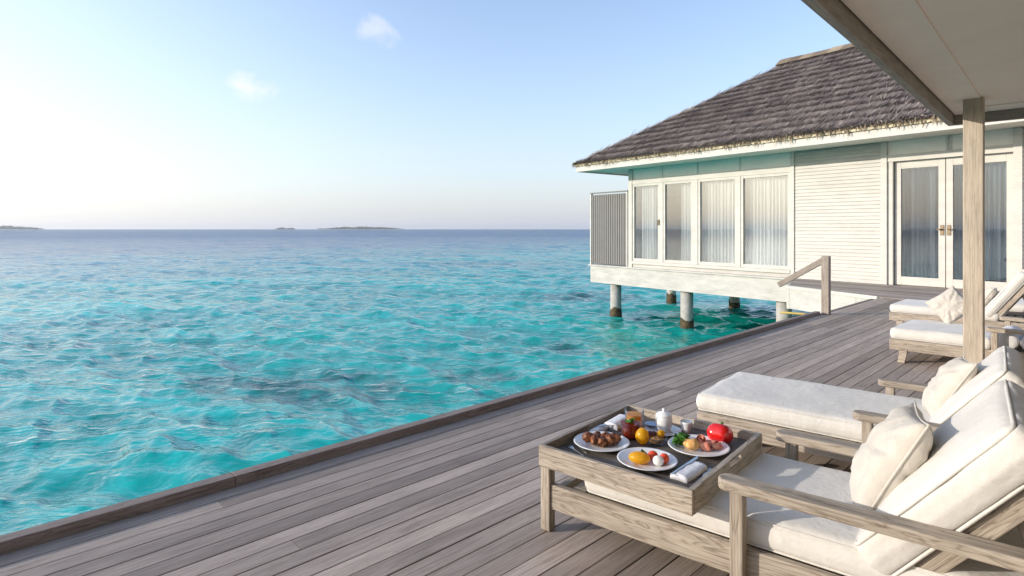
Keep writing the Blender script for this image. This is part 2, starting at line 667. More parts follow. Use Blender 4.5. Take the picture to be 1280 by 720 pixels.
def pillow(name, label, S, T, matrix, mat, group=None, seed=0):
    N = 34
    so = Vector((seed * 2.3, seed * 4.1, 0))
    vs, fs = [], []
    idx = {}

    def pos(i, j, sg):
        u, v = -1 + 2 * i / N, -1 + 2 * j / N
        e = max(0, (1 - u * u)) * max(0, (1 - v * v))
        th = T / 2 * e ** .42
        x = u * (1 - .085 * (1 - v * v) * abs(u) ** 3) * S / 2
        y = v * (1 - .085 * (1 - u * u) * abs(v) ** 3) * S / 2
        q = Vector((x, y, 0))
        ang = math.atan2(v, u)
        rr = math.hypot(u, v)
        # creases that run in from the seam
        w = mnoise.noise(Vector((ang * 4.5, rr * .9, sg * 3.0)) + so) * .026 * min(1, rr) * (e ** .3)
        w += mnoise.fractal(q * 14 + so + Vector((0, 0, sg)), 1.0, 2.0, 3) * .012 * e ** .3
        return (x, y + .012 * mnoise.noise(q * 5 + so), sg * (th + w * (1 if e > 0 else 0)))
    for sg in (1, -1):
        for i in range(N + 1):
            for j in range(N + 1):
                edge = i in (0, N) or j in (0, N)
                if edge and sg == -1:
                    idx[(i, j, sg)] = idx[(i, j, 1)]
                    continue
                idx[(i, j, sg)] = len(vs)
                vs.append(pos(i, j, sg))
        for i in range(N):
            for j in range(N):
                q = (idx[(i, j, sg)], idx[(i + 1, j, sg)], idx[(i + 1, j + 1, sg)], idx[(i, j + 1, sg)])
                fs.append(q if sg == 1 else q[::-1])
    mb = MB()
    mb.add(vs, fs)
    o = mb.build(name, mat, None, smooth=True)
    o.matrix_world = matrix
    rim = [(i, 0) for i in range(N)] + [(N, j) for j in range(N)] + [(i, N) for i in range(N, 0, -1)] + [(0, j) for j in range(N, 0, -1)]
    pb = MB().tube([vs[idx[(i, j, 1)]] for i, j in rim], .0042, 6, closed=True)
    pb.build('piping', mat, o, smooth=True)
    tag(o, label, 'cushion', group)
    return o


# ------------------------------------------------------------------ sea, sky and islands
SEA_Z = -1.80


def build_sea():
    sec = np.radians(np.linspace(-46, 40, 860))
    rest = np.radians(np.linspace(40, 314, 60))[1:-1]
    ang = np.concatenate([sec, rest])
    rad = [3.0]
    while rad[-1] < 420:
        rad.append(rad[-1] * 1.0046)
    while rad[-1] < 5000:
        rad.append(rad[-1] * 1.12)
    rad = np.array(rad)
    A, Rr = np.meshgrid(ang, rad)
    X, Y = Rr * np.sin(A), Rr * np.cos(A)
    Z = np.zeros_like(X)
    DX, DY = np.zeros_like(X), np.zeros_like(X)
    g = np.random.default_rng(5)
    step = Rr * 0.0046
    lams = np.concatenate([np.exp(g.uniform(np.log(.28), np.log(2.2), 84)), np.exp(g.uniform(np.log(2.2), np.log(14), 34))])
    for n_, lam in enumerate(lams):
        th = R(-112) + g.normal(0, .33) if n_ % 5 < 3 else R(-152) + g.normal(0, .33)
        kx, ky = math.cos(th), math.sin(th)
        k = 2 * math.pi / lam
        amp = (.0074 * lam ** .92 if lam < 1.2 else .0052 * 1.2 ** .92 * (lam / 1.2) ** .5) * g.uniform(.6, 1.3)
        ph = g.uniform(0, 6.28)
        # slow modulation breaks the repetition
        m1, m2, m3, m4 = g.uniform(-.28, .28, 4)
        mod = np.clip(.75 + .75 * np.sin(X * m1 + Y * m2 + g.uniform(0, 6)) * np.sin(X * m3 + Y * m4 + 1), .1, 1.5)
        att = np.clip((lam / step - 2.2) / 3.0, 0, 1) * mod
        arg = k * (kx * X + ky * Y) + ph
        Z += att * amp * np.sin(arg)
        c = np.cos(arg) * att * amp * .95
        DX += kx * c
        DY += ky * c
    X = X + DX
    Y = Y + DY
    nr, na = X.shape
    co = np.stack([X, Y, Z + SEA_Z], -1).reshape(-1, 3).astype(np.float32)
    co = np.vstack([co, [[0, 0, SEA_Z]]]).astype(np.float32)
    i = np.arange(nr - 1)[:, None] * na
    j = np.arange(na)[None, :]
    j2 = (j + 1) % na
    quads = np.stack([i + j, i + na + j, i + na + j2, i + j2], -1).reshape(-1, 4)[:, ::-1]
    tris = np.stack([np.full(na, nr * na), np.arange(na), (np.arange(na) + 1) % na], -1)[:, ::-1]
    me = bpy.data.meshes.new('sea')
    me.vertices.add(len(co))
    me.vertices.foreach_set('co', co.ravel())
    nl = quads.size + tris.size
    me.loops.add(nl)
    me.loops.foreach_set('vertex_index', np.concatenate([quads.ravel(), tris.ravel()]).astype(np.int32))
    me.polygons.add(len(quads) + len(tris))
    st = np.concatenate([np.arange(len(quads)) * 4, quads.size + np.arange(len(tris)) * 3]).astype(np.int32)
    me.polygons.foreach_set('loop_start', st)
    me.polygons.foreach_set('use_smooth', np.ones(len(st), dtype=bool))
    me.update(calc_edges=True)
    me.validate()
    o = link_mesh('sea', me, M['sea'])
    if me.polygons[0].normal.z < 0:
        me.flip_normals()
    tag(o, 'turquoise lagoon water turning deep blue towards the horizon', 'sea', kind='structure')


build_sea()


def sky_clouds():
    t = wn
    tc = t.nodes.new('ShaderNodeTexCoord').outputs['Generated']
    col = sky.outputs[0]
    nz = noise(t, tc, 17, 6, .62, .4)
    for (d, rad, asp, gain) in (((-.233, 1, .340), .046, 1.6, .36), ((-.449, 1, .241), .046, 1.6, .62)):
        d = Vector(d).normalized()
        sb = t.nodes.new('ShaderNodeVectorMath')
        sb.operation = 'SUBTRACT'
        sb.inputs[1].default_value = d
        t.links.new(tc, sb.inputs[0])
        sc_ = mapping(t, sb.outputs[0], (1, 1, asp))
        ln = t.nodes.new('ShaderNodeVectorMath')
        ln.operation = 'LENGTH'
        t.links.new(sc_, ln.inputs[0])
        fall = mth(t, 'SUBTRACT', 1.0, mth(t, 'DIVIDE', ln.outputs['Value'], rad))
        fall = mth(t, 'ADD', fall, mth(t, 'MULTIPLY', mth(t, 'SUBTRACT', nz, .5), 2.6))
        mask = ramp(t, mth(t, 'MULTIPLY', fall, .8), [(.1, 0), (.55, gain * .7), (1, gain)])
        col = mixc(t, mask, col, (4.2, 3.95, 3.8))
    # pale marine haze near the horizon, brightest below the sun
    sx = t.nodes.new('ShaderNodeSeparateXYZ')
    t.links.new(tc, sx.inputs[0])
    zc = mth(t, 'MAXIMUM', sx.outputs[2], 0.0)
    dt = t.nodes.new('ShaderNodeVectorMath')
    dt.operation = 'DOT_PRODUCT'
    t.links.new(tc, dt.inputs[0])
    dt.inputs[1].default_value = SUN_DIR
    near = mth(t, 'POWER', mth(t, 'MAXIMUM', mth(t, 'MULTIPLY_ADD', dt.outputs['Value'], .5, .5), 0.0), 3.0)
    hz = mth(t, 'POWER', 2.718, mth(t, 'MULTIPLY', zc, -5.2))
    hz = mth(t, 'MULTIPLY', hz, .97)
    hcol = mixc(t, near, (1.45, 1.62, 1.98), (3.3, 3.22, 3.12))
    glow = mth(t, 'MULTIPLY', mth(t, 'POWER', mth(t, 'MAXIMUM', dt.outputs['Value'], 0.0), 2.0), .34)
    col = mixc(t, 1.0, col, (.90, .855, .90), 'MULTIPLY')
    col = mixc(t, hz, col, hcol)
    col = mixc(t, glow, col, (3.9, 3.9, 3.85))
    t.links.new(col, w_bg.inputs['Color'])


sky_clouds()

m_is, t, p = new_mat('island_sand', (.62, .57, .48), .9)
m_tr, t, p = new_mat('island_foliage', (.08, .10, .06), .9)
t.links.new(ramp(t, noise(t, objcoord(t), .03, 4, .6), [(.3, (.09, .105, .075)), (.7, (.16, .17, .125))]), p.inputs['Base Color'])


def island(px0, px1, dist, hmax, seed):
    x0, x1 = (px0 - 640) / F * dist, (px1 - 640) / F * dist
    c, half = (x0 + x1) / 2, (x1 - x0) / 2
    mb = MB()
    n = 40
    ring = []
    for k in range(n):
        a = 2 * math.pi * k / n
        w = 1 + .12 * mnoise.noise(Vector((math.cos(a) * 2, math.sin(a) * 2, seed)))
        ring.append((half * math.cos(a) * w, half * .35 * math.sin(a) * w))
    vs = [(x, y, -1.0) for x, y in ring] + [(x * .93, y * .9, .9) for x, y in ring] + [(0, 0, 1.6)]
    fs = [(k, (k + 1) % n, n + (k + 1) % n, n + k) for k in range(n)] + [(n + k, n + (k + 1) % n, 2 * n) for k in range(n)]
    mb.add(vs, fs)
    o = mb.build('island', m_is, None, (c, dist, SEA_Z), smooth=True)
    tag(o, kind='structure')
    tb = MB()
    rr = random.Random(seed)
    nt = int(half * 1.6)
    for _ in range(nt):
        u = rr.uniform(-.9, .9)
        v = rr.uniform(-.8, .8) * math.sqrt(1 - u * u)
        env = (1 - abs(u) ** 3) * (.55 + .6 * (mnoise.noise(Vector((u * 4, seed * 1.7, 0))) + .4))
        if env < .1:
            continue
        h = hmax * max(.2, min(1.1, env)) * rr.uniform(.6, 1.1)
        r_ = h * rr.uniform(.5, .9)
        vs2 = []
        cx, cy = u * half, v * half * .33
        prof = ((.5, 0), (1, .35), (.85, .65), (.45, .92), (0.05, 1.0))
        for (pr, pz) in prof:
            for k in range(6):
                a = k * math.pi / 3 + pz
                q = pr * r_ * rr.uniform(.75, 1.2)
                vs2.append((cx + q * math.cos(a), cy + q * math.sin(a), 1.0 + pz * h * rr.uniform(.9, 1.1)))
        fs2 = [(i * 6 + k, i * 6 + (k + 1) % 6, i * 6 + 6 + (k + 1) % 6, i * 6 + 6 + k) for i in range(4) for k in range(6)]
        tb.add(vs2, fs2)
    return tb.build('island_trees', m_tr, None, (c, dist, SEA_Z))


tag(island(-60, 56, 2600, 15, 3), 'low tree covered island on the horizon at the left edge', 'island trees', kind='stuff')
tag(island(343, 371, 2800, 9, 5), 'tiny flat wooded islet on the horizon', 'island trees', kind='stuff')
tag(island(393, 512, 2900, 13, 9), 'long thin wooded island on the horizon nearest the villa', 'island trees', kind='stuff')

# ------------------------------------------------------------------ deck
DECK_O = Vector((-2.04, 2.32, 0))
DDX = Vector((.7176, .6966, 0))
DDY = Vector((-.6966, .7176, 0))        # towards the sea
DECK_A = math.atan2(DDX.y, DDX.x)
V_O = Vector((3.97, 19.71, 0))
VDX = Vector((.595, -.804, 0)).normalized()
VDY = Vector((.804, .595, 0)).normalized()
V_A = math.atan2(VDX.y, VDX.x)
PLAT_Y = -2.79


def build_deck():
    mb = MB()
    bw, gap = .099, .005
    rr = random.Random(3)
    for k in range(70):
        y1 = -.004 - k * bw
        y0 = y1 - bw + gap
        p0 = DECK_O + DDY * (y0 + y1) / 2
        end = (PLAT_Y - (p0 - V_O).dot(VDY)) / DDX.dot(VDY) - .01
        x = -5.0 - rr.uniform(0, 3)
        while x < end:
            L = rr.uniform(3.6, 6.5)
            x1 = min(x + L, end)
            if x1 - x > .15:
                dz = rr.uniform(-.0015, .0015)
                mb.box((x, y0, -.03 + dz), (x1 - .0015, y1, dz), .002, 0)
            x = x1
            if x >= end:
                break
    mb.box((-7.9, -6.9, -.30), (9.0, -.01, -.05), 0, 1)
    mb.box((9.0, -6.9, -.30), (10.5, -.01, -.05), 0, 1)
    o = mb.build('deck', [M['deck'], M['dark']], None, DECK_O, (0, 0, DECK_A))
    tag(o, kind='structure')
    # raised kerb along the water
    kb = MB()
    xs = [-8, -3.1, .9, 4.9, 9.33]
    for a, b in zip(xs, xs[1:]):
        kb.box((a, -.001, -.03), (b - .0015, .072, .052), .004)
    kb.box((9.336, -.001, -.03), (12.15, .05, .006), .003)
    kb.box((-8, .012, -.34), (12.1, .055, -.033), .004)
    o = kb.build('deck_kerb', M['rim'], None, DECK_O, (0, 0, DECK_A))
    tag(o, kind='structure')


build_deck()

# ------------------------------------------------------------------ villa
villa = empty('villa', V_O, V_A)
tag(villa, 'white weatherboard water villa with hipped thatched roof standing on pilings', 'villa')


def tw(px):
    r = (px - 640) / F
    return (19.71 * r - 3.97) / (.595 + .804 * r)


VL = 14.0          # length of the facade
VD = 7.34          # depth
EZ = 3.25          # underside of the fascia
X_POST = tw(989)
X_SID1 = tw(1102)
X_D0 = tw(1112)
X_D1 = tw(1266)
WT, WB = 2.78, .22

# walls
mb = MB()
bh = .088


def siding(mb, x0, x1, z0, z1):
    z = z0
    while z < z1 - .01:
        zt = min(z + bh, z1)
        vs = [(x0, -.028, z), (x1, -.028, z), (x1, -.004, zt), (x0, -.004, zt), (x0, 0, z), (x1, 0, z), (x0, .0, zt), (x1, 0, zt)]
        mb.add(vs, [(0, 1, 2, 3), (0, 4, 5, 1), (0, 3, 6, 4), (1, 5, 7, 2)])
        z = zt
    mb.box((x0, .001, z0), (x1, .14, z1))


siding(mb, X_POST + .10, X_SID1, .02, 3.3)
siding(mb, tw(1275) + .05, VL, .02, 3.3)
mb.box((VL - .14, .15, .02), (VL, VD, 3.3))
mb.box((0.0, .15, .02), (.14, VD, 3.3))
mb.box((.15, VD - .14, .02), (VL - .15, VD, 3.3))
mb.build('wall', M['siding'], villa)

mb = MB()
mb.box((.14, .012, WT + .16), (X_POST, .14, 3.3))
mb.box((X_SID1 + .1, .012, 2.98), (tw(1275), .14, 3.3))
mb.build('header_panel', M['header'], villa)

tr = MB()
tr.box((-.02, -.045, -.02), (.14, .15, 3.3), .006)
tr.box((X_POST, -.05, -.02), (X_POST + .10, .15, 3.3), .005)
tr.box((X_SID1, -.055, .02), (X_SID1 + .13, .15, 3.3), .005)
tr.box((tw(1266) + .02, -.055, .02), (tw(1275) + .05, .15, 3.3), .005)
tr.box((.141, -.03, WT), (X_POST - .001, .15, WT + .16), .006)          # rail over the windows
tr.box((X_SID1 + .131, -.03, 2.83), (tw(1266) + .019, .15, 2.98), .005)
for px in (828, 872, 925):
    x = tw(px)
    tr.box((x - .02, .0, WT + .161), (x + .02, .02, 3.3))
x = tw(1187)
tr.box((x - .06, -.01, 2.981), (x - .02, .02, 3.3))
tr.box((x + .0, -.01, 2.981), (x + .04, .02, 3.3))
tr.box((.141, -.07, WB - .09), (X_POST - .001, .15, WB), .006)          # sill
tr.build('trim', M['white'], villa)
MB().box((.141, -.01, .021), (X_POST - .001, .14, WB - .09)).build('plinth', M['beam'], villa)

# inside of the room, so the glass looks into something
ib = MB()
ib.box((.15, .15, -.02), (VL - .15, VD - .15, .02))
ib.box((.15, 5.2, .021), (VL - .15, 5.3, 3.29))
ib.box((.15, .15, 3.0), (VL - .15, VD - .15, 3.06))
ib.box((X_POST + .1, .16, .03), (X_POST + .2, 5.19, 2.99))
ib.build('interior', M['inside'], villa)

# windows
FR = .075
win_edges = [(793.5, 825.5, 'tall side window pane nearest the villa corner'), (829.5, 867, ''), (873, 922, ''), (926.5, 981.5, '')]
for i, (a, b, _) in enumerate(win_edges):
    x0, x1 = tw(a), tw(b)
    if i == 0:
        x0 = .145
    if i == 3:
        x1 = X_POST - .004
    fr = MB()
    z0, z1 = WB + .002, WT - .002
    fr.box((x0, -.02, z0), (x0 + FR, .06, z1), .005)
    fr.box((x1 - FR, -.02, z0), (x1, .06, z1), .005)
    fr.box((x0 + FR, -.018, z1 - FR), (x1 - FR, .06, z1), .005)
    fr.box((x0 + FR, -.018, z0), (x1 - FR, .06, z0 + FR * 1.3), .005)
    w = fr.build('window', M['white'], villa)
    MB().box((x0 + FR, .02, z0 + FR), (x1 - FR, .028, z1 - FR)).build('pane', M['pane'], w)
    if i == 0:
        hb = MB().box((x1 - .055, -.045, 1.42), (x1 - .015, -.021, 1.60), .004)
        hb.tube([(x1 - .035, -.05, 1.56), (x1 - .035, -.085, 1.56), (x1 - .035, -.09, 1.40)], .014, 8)
        hb.build('handle', M['brass'], w)
mull = MB()
for (a, b) in ((825.5, 829.5), (867, 873), (922, 926.5)):
    mull.box((tw(a) + .001, -.035, WB + .001), (tw(b) - .001, .07, WT - .001), .005)
mull.build('mullion', M['white'], villa)

# double door
DT = 2.83
frb = MB()
frb.box((X_SID1 + .132, -.01, .02), (X_D0 + .07, .08, DT - .002), .004)
frb.build('door_frame', M['white'], villa)
doors = [(X_D0 + .08, tw(1180)), (tw(1181), tw(1266) + .01)]
for i, (x0, x1) in enumerate(doors):
    f = MB()
    st = .125
    dy = .07
    f.box((x0, .01, .03), (x0 + st, .07, DT - .004), .005)
    f.box((x1 - st, .01, .03), (x1, .07, DT - .004), .005)
    f.box((x0 + st, .012, DT - .17), (x1 - st, .07, DT - .004), .005)
    f.box((x0 + st, .012, .03), (x1 - st, .07, .22), .005)
    d = f.build('door', M['white'], villa, (0, dy, 0))
    MB().box((x0 + st, .035, .22), (x1 - st, .043, DT - .17)).build('pane', M['dimmed'], d)
    hx = x1 - .055 if i == 0 else x0 + .055
    hb = MB().box((hx - .035, -.005, 1.16), (hx + .035, .009, 1.38), .004)
    sg = -1 if i == 0 else 1
    hb.tube([(hx, -.005, 1.29), (hx, -.06, 1.29), (hx + sg * .02, -.065, 1.29), (hx + sg * .085, -.065, 1.285)], .012, 8)
    hb.build('handle', M['brass'], d)

# curtains hang inside the panes
def curtain(x0, x1, z0, z1, y, seed, label, gathers=9, mat='curtain'):
    n = int((x1 - x0) / .012)
    rr = random.Random(seed)
    ph = rr.uniform(0, 6)
    vs, fs = [], []
    zs = [z0, z0 + .4 * (z1 - z0), z0 + .8 * (z1 - z0), z1]
    for iz, z in enumerate(zs):
        for k in range(n + 1):
            x = x0 + (x1 - x0) * k / n
            s = x * 2 * math.pi * gathers
            a = .03 + .014 * mnoise.noise(Vector((x * 3, seed, 0)))
            yy = y + a * math.sin(s + ph + 1.5 * mnoise.noise(Vector((x * 2.5, seed, z * .25)))) + .012 * math.sin(s * 2.3)
            vs.append((x, yy, z))
    for i in range(len(zs) - 1):
        for k in range(n):
            b = i * (n + 1) + k
            fs.append((b, b + 1, b + n + 2, b + n + 1))
    c = MB()
    c.add(vs, fs)
    o = c.build('curtain', M[mat], None, V_O, (0, 0, V_A), True)
    tag(o, label, 'curtain', 'sheer curtains behind the villa glass')


cz0, cz1 = .06, 2.95
curtain(tw(797), tw(823), cz0, cz1, .22, 1, 'sheer curtain behind the narrow window at the villa corner with the bronze handle')
curtain(tw(847), tw(871), cz0, cz1, .22, 2, 'short sheer curtain drawn to the right half of the second window from the corner')
curtain(tw(873), tw(921), cz0, cz1, .22, 3, 'full width sheer curtain behind the third window from the corner')
curtain(tw(926), tw(981), cz0, cz1, .22, 4, 'wide sheer curtain behind the window beside the weatherboard wall')
curtain(doors[0][0] + .1, doors[0][1] - .05, cz0, cz1, .32, 5, 'sheer curtain behind the left leaf of the glass double door', 5, 'voile')
curtain(doors[1][0] + .1, doors[1][1] - .1, cz0, cz1, .32, 6, 'sheer curtain behind the right leaf of the glass double door', 5, 'voile')

# platform, floor beam and pilings
pb = MB()
BX0 = tw(738.5)
pb.box((BX0, -.14, -.03), (X_POST + .04, .0, .018), .005)
pb.box((BX0, .001, -.03), (-.03, VD, .018), .005)
pb.box((BX0 + .07, -.09, -.62), (X_POST + .06, -.05, -.032), .006)
pb.box((BX0 + .07, -.049, -.62), (BX0 + .11, VD, -.032), .006)
pb.build('floor_beam', M['beam'], villa)
MB().box((BX0 + .12, -.04, -.5), (VL, VD, -.031)).build('floor_slab', M['beam'], villa)
# terrace in front of the doors, boards along the facade
X0A, Y0A = X_POST + .07, -.06
XA, YA = 6.58, -2.08
XB, YB = 8.73, PLAT_Y


def terrace_left(y):
    if y > YA:
        return X0A + (XA - X0A) * (y - Y0A) / (YA - Y0A)
    return XA + (XB - XA) * (y - YA) / (YB - YA)


tb = MB()
nb = 20
ys = [Y0A + (YA - Y0A) * k / 15 for k in range(16)] + [YA + (YB - YA) * k / 5 for k in range(1, 6)]
for k in range(20):
    ya, yb = ys[k], ys[k + 1] + .005
    xa, xb = terrace_left(ya) + .03, terrace_left(yb) + .03
    x = max(xa, xb)
    first = True
    rr = random.Random(40 + k)
    while x < VL:
        x2 = min(VL, x + rr.uniform(2.2, 4))
        s0, s1 = (xa, xb) if first else (x, x)
        first = False
        vs = [(s0, ya, .02), (x2 - .003, ya, .02), (x2 - .003, yb, .02), (s1, yb, .02)]
        vs += [(a_, b_, -.02) for a_, b_, c_ in vs]
        tb.add(vs, [(3, 2, 1, 0), (0, 1, 5, 4), (1, 2, 6, 5), (2, 3, 7, 6), (3, 0, 4, 7)])
        x = x2
tb.build('terrace_boards', M['platform'], villa)
MB().prism([(X0A, Y0A), (XA, YA), (XB, YB), (VL, YB), (VL, Y0A)], -.30, -.021).build('terrace_frame', M['beam'], villa)
a0, a1, a2 = Vector((X0A, Y0A, 0)), Vector((XA, YA, 0)), Vector((XB, YB, 0))
for q0, q1 in ((a0, a1), (a1, a2)):
    beam('terrace_edge', q0 + Vector((0, 0, -.012)), q1 + Vector((0, 0, -.012)), .07, .07, M['white'], villa)
    beam('terrace_skirt', q0 + Vector((0, 0, -.27)), q1 + Vector((0, 0, -.27)), .03, .44, M['beam'], villa)
for f_ in (.02, .78):
    q = a1.lerp(a2, f_)
    beam('terrace_trim', q + Vector((0, -.0, -.05)), q + Vector((0, 0, -.50)), .05, .06, M['white'], villa)
# a yellow pipe under the skirt
Mi = Matrix.Rotation(-V_A, 4, 'Z')
pp = MB().tube([Mi @ (Vector((6.30, 13.7, -.66)) - V_O), Mi @ (Vector((6.66, 13.2, -.63)) - V_O)], .026, 10)
pp.build('pipe', M['yellowpipe'], villa)


def piling(x, y, top=-.5):
    b = MB().lathe([(.19, 0), (.19, top - SEA_Z + .6)], 28)
    o = b.build('piling', M['pile'], villa, (x, y, SEA_Z - .6), smooth=False)
    for pl in o.data.polygons:
        pl.use_smooth = len(pl.vertices) == 4
    vs = []
    g = MB()
    prof = [(.2, .0), (.215, .3), (.212, .6), (.208, .75), (.203, .84), (.193, .92)]
    g.lathe(prof, 40)
    rr = random.Random(int(x * 10))
    g.v = [(vx * (1 + .04 * mnoise.noise(Vector((vx * 9, vy * 9, vz * 9)))), vy, vz + (.13 * mnoise.noise(Vector((vx * 6, vy * 6, x))) if vz > .8 else 0)) for vx, vy, vz in g.v]
    g.build('barnacle_band', M['barnacle'], o, (0, 0, 0), smooth=True)


for px in (763.5, 852, 973):
    piling(tw(px) + .03, .22)
q = P(918, 386, SEA_Z)
q = Matrix.Rotation(-V_A, 4, 'Z') @ (q - V_O)
for xx in (q.x, q.x - 3.0, q.x + 3.2):
    piling(xx, q.y)
piling(XA + .5, -1.3)
piling(XA + 1.3, -2.0)
piling(X_POST + 1.3, .5)

# roof
RX0, RX1 = -1.36, VL + 1.27
RY0, RY1 = -1.2, VD + 1.2
HALF = (RY1 - RY0) / 2
RZ0, RZ1 = 3.54, 6.74
RIDGE_Y = (RY0 + RY1) / 2
SL = math.hypot(HALF, RZ1 - RZ0)
cosA, sinA = HALF / SL, (RZ1 - RZ0) / SL
vs = [(RX0, RY0, RZ0), (RX1, RY0, RZ0), (RX1, RY1, RZ0), (RX0, RY1, RZ0), (RX0 + HALF, RIDGE_Y, RZ1), (RX1 - HALF, RIDGE_Y, RZ1)]
rb = MB()
rb.add(vs, [(0, 1, 5, 4), (2, 3, 4, 5), (3, 0, 4), (1, 2, 5), (3, 2, 1, 0)])


def thatch_face(mb, origin, ax, up_in, length, hip0, hip1, per_m, rows, rr):
    """Overlapping leaf blades on one slope: ax runs along the eave, up_in points up the slope."""
    nrm = ax.cross(up_in).normalized()
    if nrm.z < 0:
        nrm = -nrm
    sp = SL / rows
    for j in range(-1, rows):
        s0 = j * sp
        for layer in range(3):
            smid = max(0, s0)
            x_lo = smid * cosA * hip0
            x_hi = length - smid * cosA * hip1
            n = int((x_hi - x_lo) * per_m)
            for _ in range(n):
                x = rr.uniform(x_lo - .05, x_hi + .05)
                wv = .09 * mnoise.noise(Vector((x * .9, j * 3.7, 0))) + .04 * mnoise.noise(Vector((x * 3.3, j * 1.7, 5)))
                s = s0 + wv + rr.gauss(0, .035) + layer * .06 - .04
                L = sp * rr.uniform(1.25, 1.9)
                w = rr.uniform(.006, .019)
                sk_ = rr.gauss(0, .17)
                lift = .03 + .04 * rr.random() ** 2 + (2 - layer) * .012
                s_top = min(s + L, SL + .02)
                edge = (.35 * s + .65 * s_top) * cosA
                if x < edge * hip0 or x > length - edge * hip1:
                    continue
                if s < -.08:
                    s = -.08 + rr.uniform(-.03, .06)
                mid = (s + s_top) / 2
                def pt(dx, ss, h):
                    return origin + ax * (x + dx) + up_in * ss + nrm * h
                dx0 = sk_ * L
                mb.add([pt(-w / 2 + dx0, s_top, .012), pt(w / 2 + dx0, s_top, .012),
                        pt(w / 2 + dx0 * .5, mid, lift * .75), pt(-w / 2 + dx0 * .5, mid, lift * .75),
                        pt(w * .3, s, lift), pt(-w * .3, s, lift * rr.uniform(.6, 1.0))],
                       [(0, 1, 2, 3), (3, 2, 4, 5)])


rr = random.Random(17)
thatch_face(rb, Vector((RX0, RY0, RZ0)), Vector((1, 0, 0)), Vector((0, cosA, sinA)), RX1 - RX0, 1, 1, 105, 15, rr)
thatch_face(rb, Vector((RX0, RY1, RZ0)), Vector((0, -1, 0)), Vector((cosA, 0, sinA)), RY1 - RY0, 1, 1, 14, 14, rr)
thatch_face(rb, Vector((RX1, RY0, RZ0)), Vector((0, 1, 0)), Vector((-cosA, 0, sinA)), RY1 - RY0, 1, 1, 5, 14, rr)
roof = rb.build('roof', M['thatch'], villa)
# ragged fringe below the lowest course
fb = MB()
for side in range(2):
    L = (RX1 - RX0) if side == 0 else (RY1 - RY0)
    for _ in range(int(L * (30 if side == 0 else 24))):
        x = rr.uniform(-.12, L + .02)
        clump = .5 + .5 * mnoise.noise(Vector((x * 2.2, side * 9, 0)))
        ln = rr.uniform(.06, .15) + .13 * clump * rr.random()
        w = rr.uniform(.012, .034)
        out = rr.uniform(.06, .11)
        sk_ = rr.gauss(0, .035)
        ztop = RZ0 + rr.uniform(-.04, .06)
        pts = [(-w / 2, out - .06, ztop), (w / 2, out - .06, ztop), (w / 2 + sk_ * .4, out, ztop - ln * .5), (-w / 2 + sk_ * .4, out, ztop - ln * .5),
               (w * .2 + sk_, out - .01, ztop - ln), (-w * .2 + sk_, out - .01, ztop - ln)]
        if side == 0:
            q = [(RX0 + x + a_, RY0 - b_, c_) for a_, b_, c_ in pts]
        else:
            q = [(RX0 - b_, RY0 + x + a_, c_) for a_, b_, c_ in pts]
        fb.add(q, [(0, 1, 2, 3), (3, 2, 4, 5)])
fb.box((RX0 - .06, RY0 - .055, 3.49), (RX1 + .06, RY0 - .045, 3.56))
fb.box((RX0 - .055, RY0 - .056, 3.49), (RX0 - .045, RY1, 3.56))
fb.build('fringe', M['fringe'], roof)
sb = MB()
for side in range(2):
    L = (RX1 - RX0) if side == 0 else (RY1 - RY0)
    x = 0.0
    while x < L:
        w = rr.uniform(.02, .05)
        dpt = rr.uniform(.02, .05)
        zb = 3.425 + rr.uniform(0, .02)
        if side == 0:
            sb.box((RX0 + x, RY0 - dpt, zb), (RX0 + x + w, RY0 + .1, RZ0 + .02))
        else:
            sb.box((RX0 - dpt, RY0 + x + .001, zb), (RX0 + .1, RY0 + x + w, RZ0 + .02))
        x += w + .001
sb.build('straw_layer', M['straw'], roof)
rc = MB()
xr = RX0 + HALF - .25
while xr < RX1 - HALF + .2:
    w = rr.uniform(.25, .5)
    hgt = RZ1 + .13 + rr.uniform(-.012, .012)
    rc.add([(xr, RIDGE_Y - .34, RZ1 - .10), (xr + w, RIDGE_Y - .34, RZ1 - .10), (xr + w, RIDGE_Y, hgt), (xr, RIDGE_Y, hgt),
            (xr + w, RIDGE_Y + .34, RZ1 - .10), (xr, RIDGE_Y + .34, RZ1 - .10)], [(0, 1, 2, 3), (3, 2, 4, 5), (0, 3, 5), (1, 4, 2)])
    xr += w + .002
rc.build('ridge_cap', M['fringe'], roof)
fa = MB()
fa.box((RX0, RY0, EZ), (RX1, RY0 + .04, 3.424), .004)
fa.box((RX0, RY0 + .041, EZ), (RX0 + .04, RY1, 3.424), .004)
fa.box((RX1 - .04, RY0 + .041, EZ), (RX1, RY1, 3.424), .004)
fa.box((RX0 + .041, RY1 - .04, EZ), (RX1 - .041, RY1, 3.424), .004)
fa.build('fascia', M['white'], villa)
so = MB()
x = RX0 + .041
so.box((RX0 + .041, RY0 + .041, EZ + .055), (RX1 - .041, RY1 - .041, EZ + .075))
so.build('soffit', M['ceil'], villa)

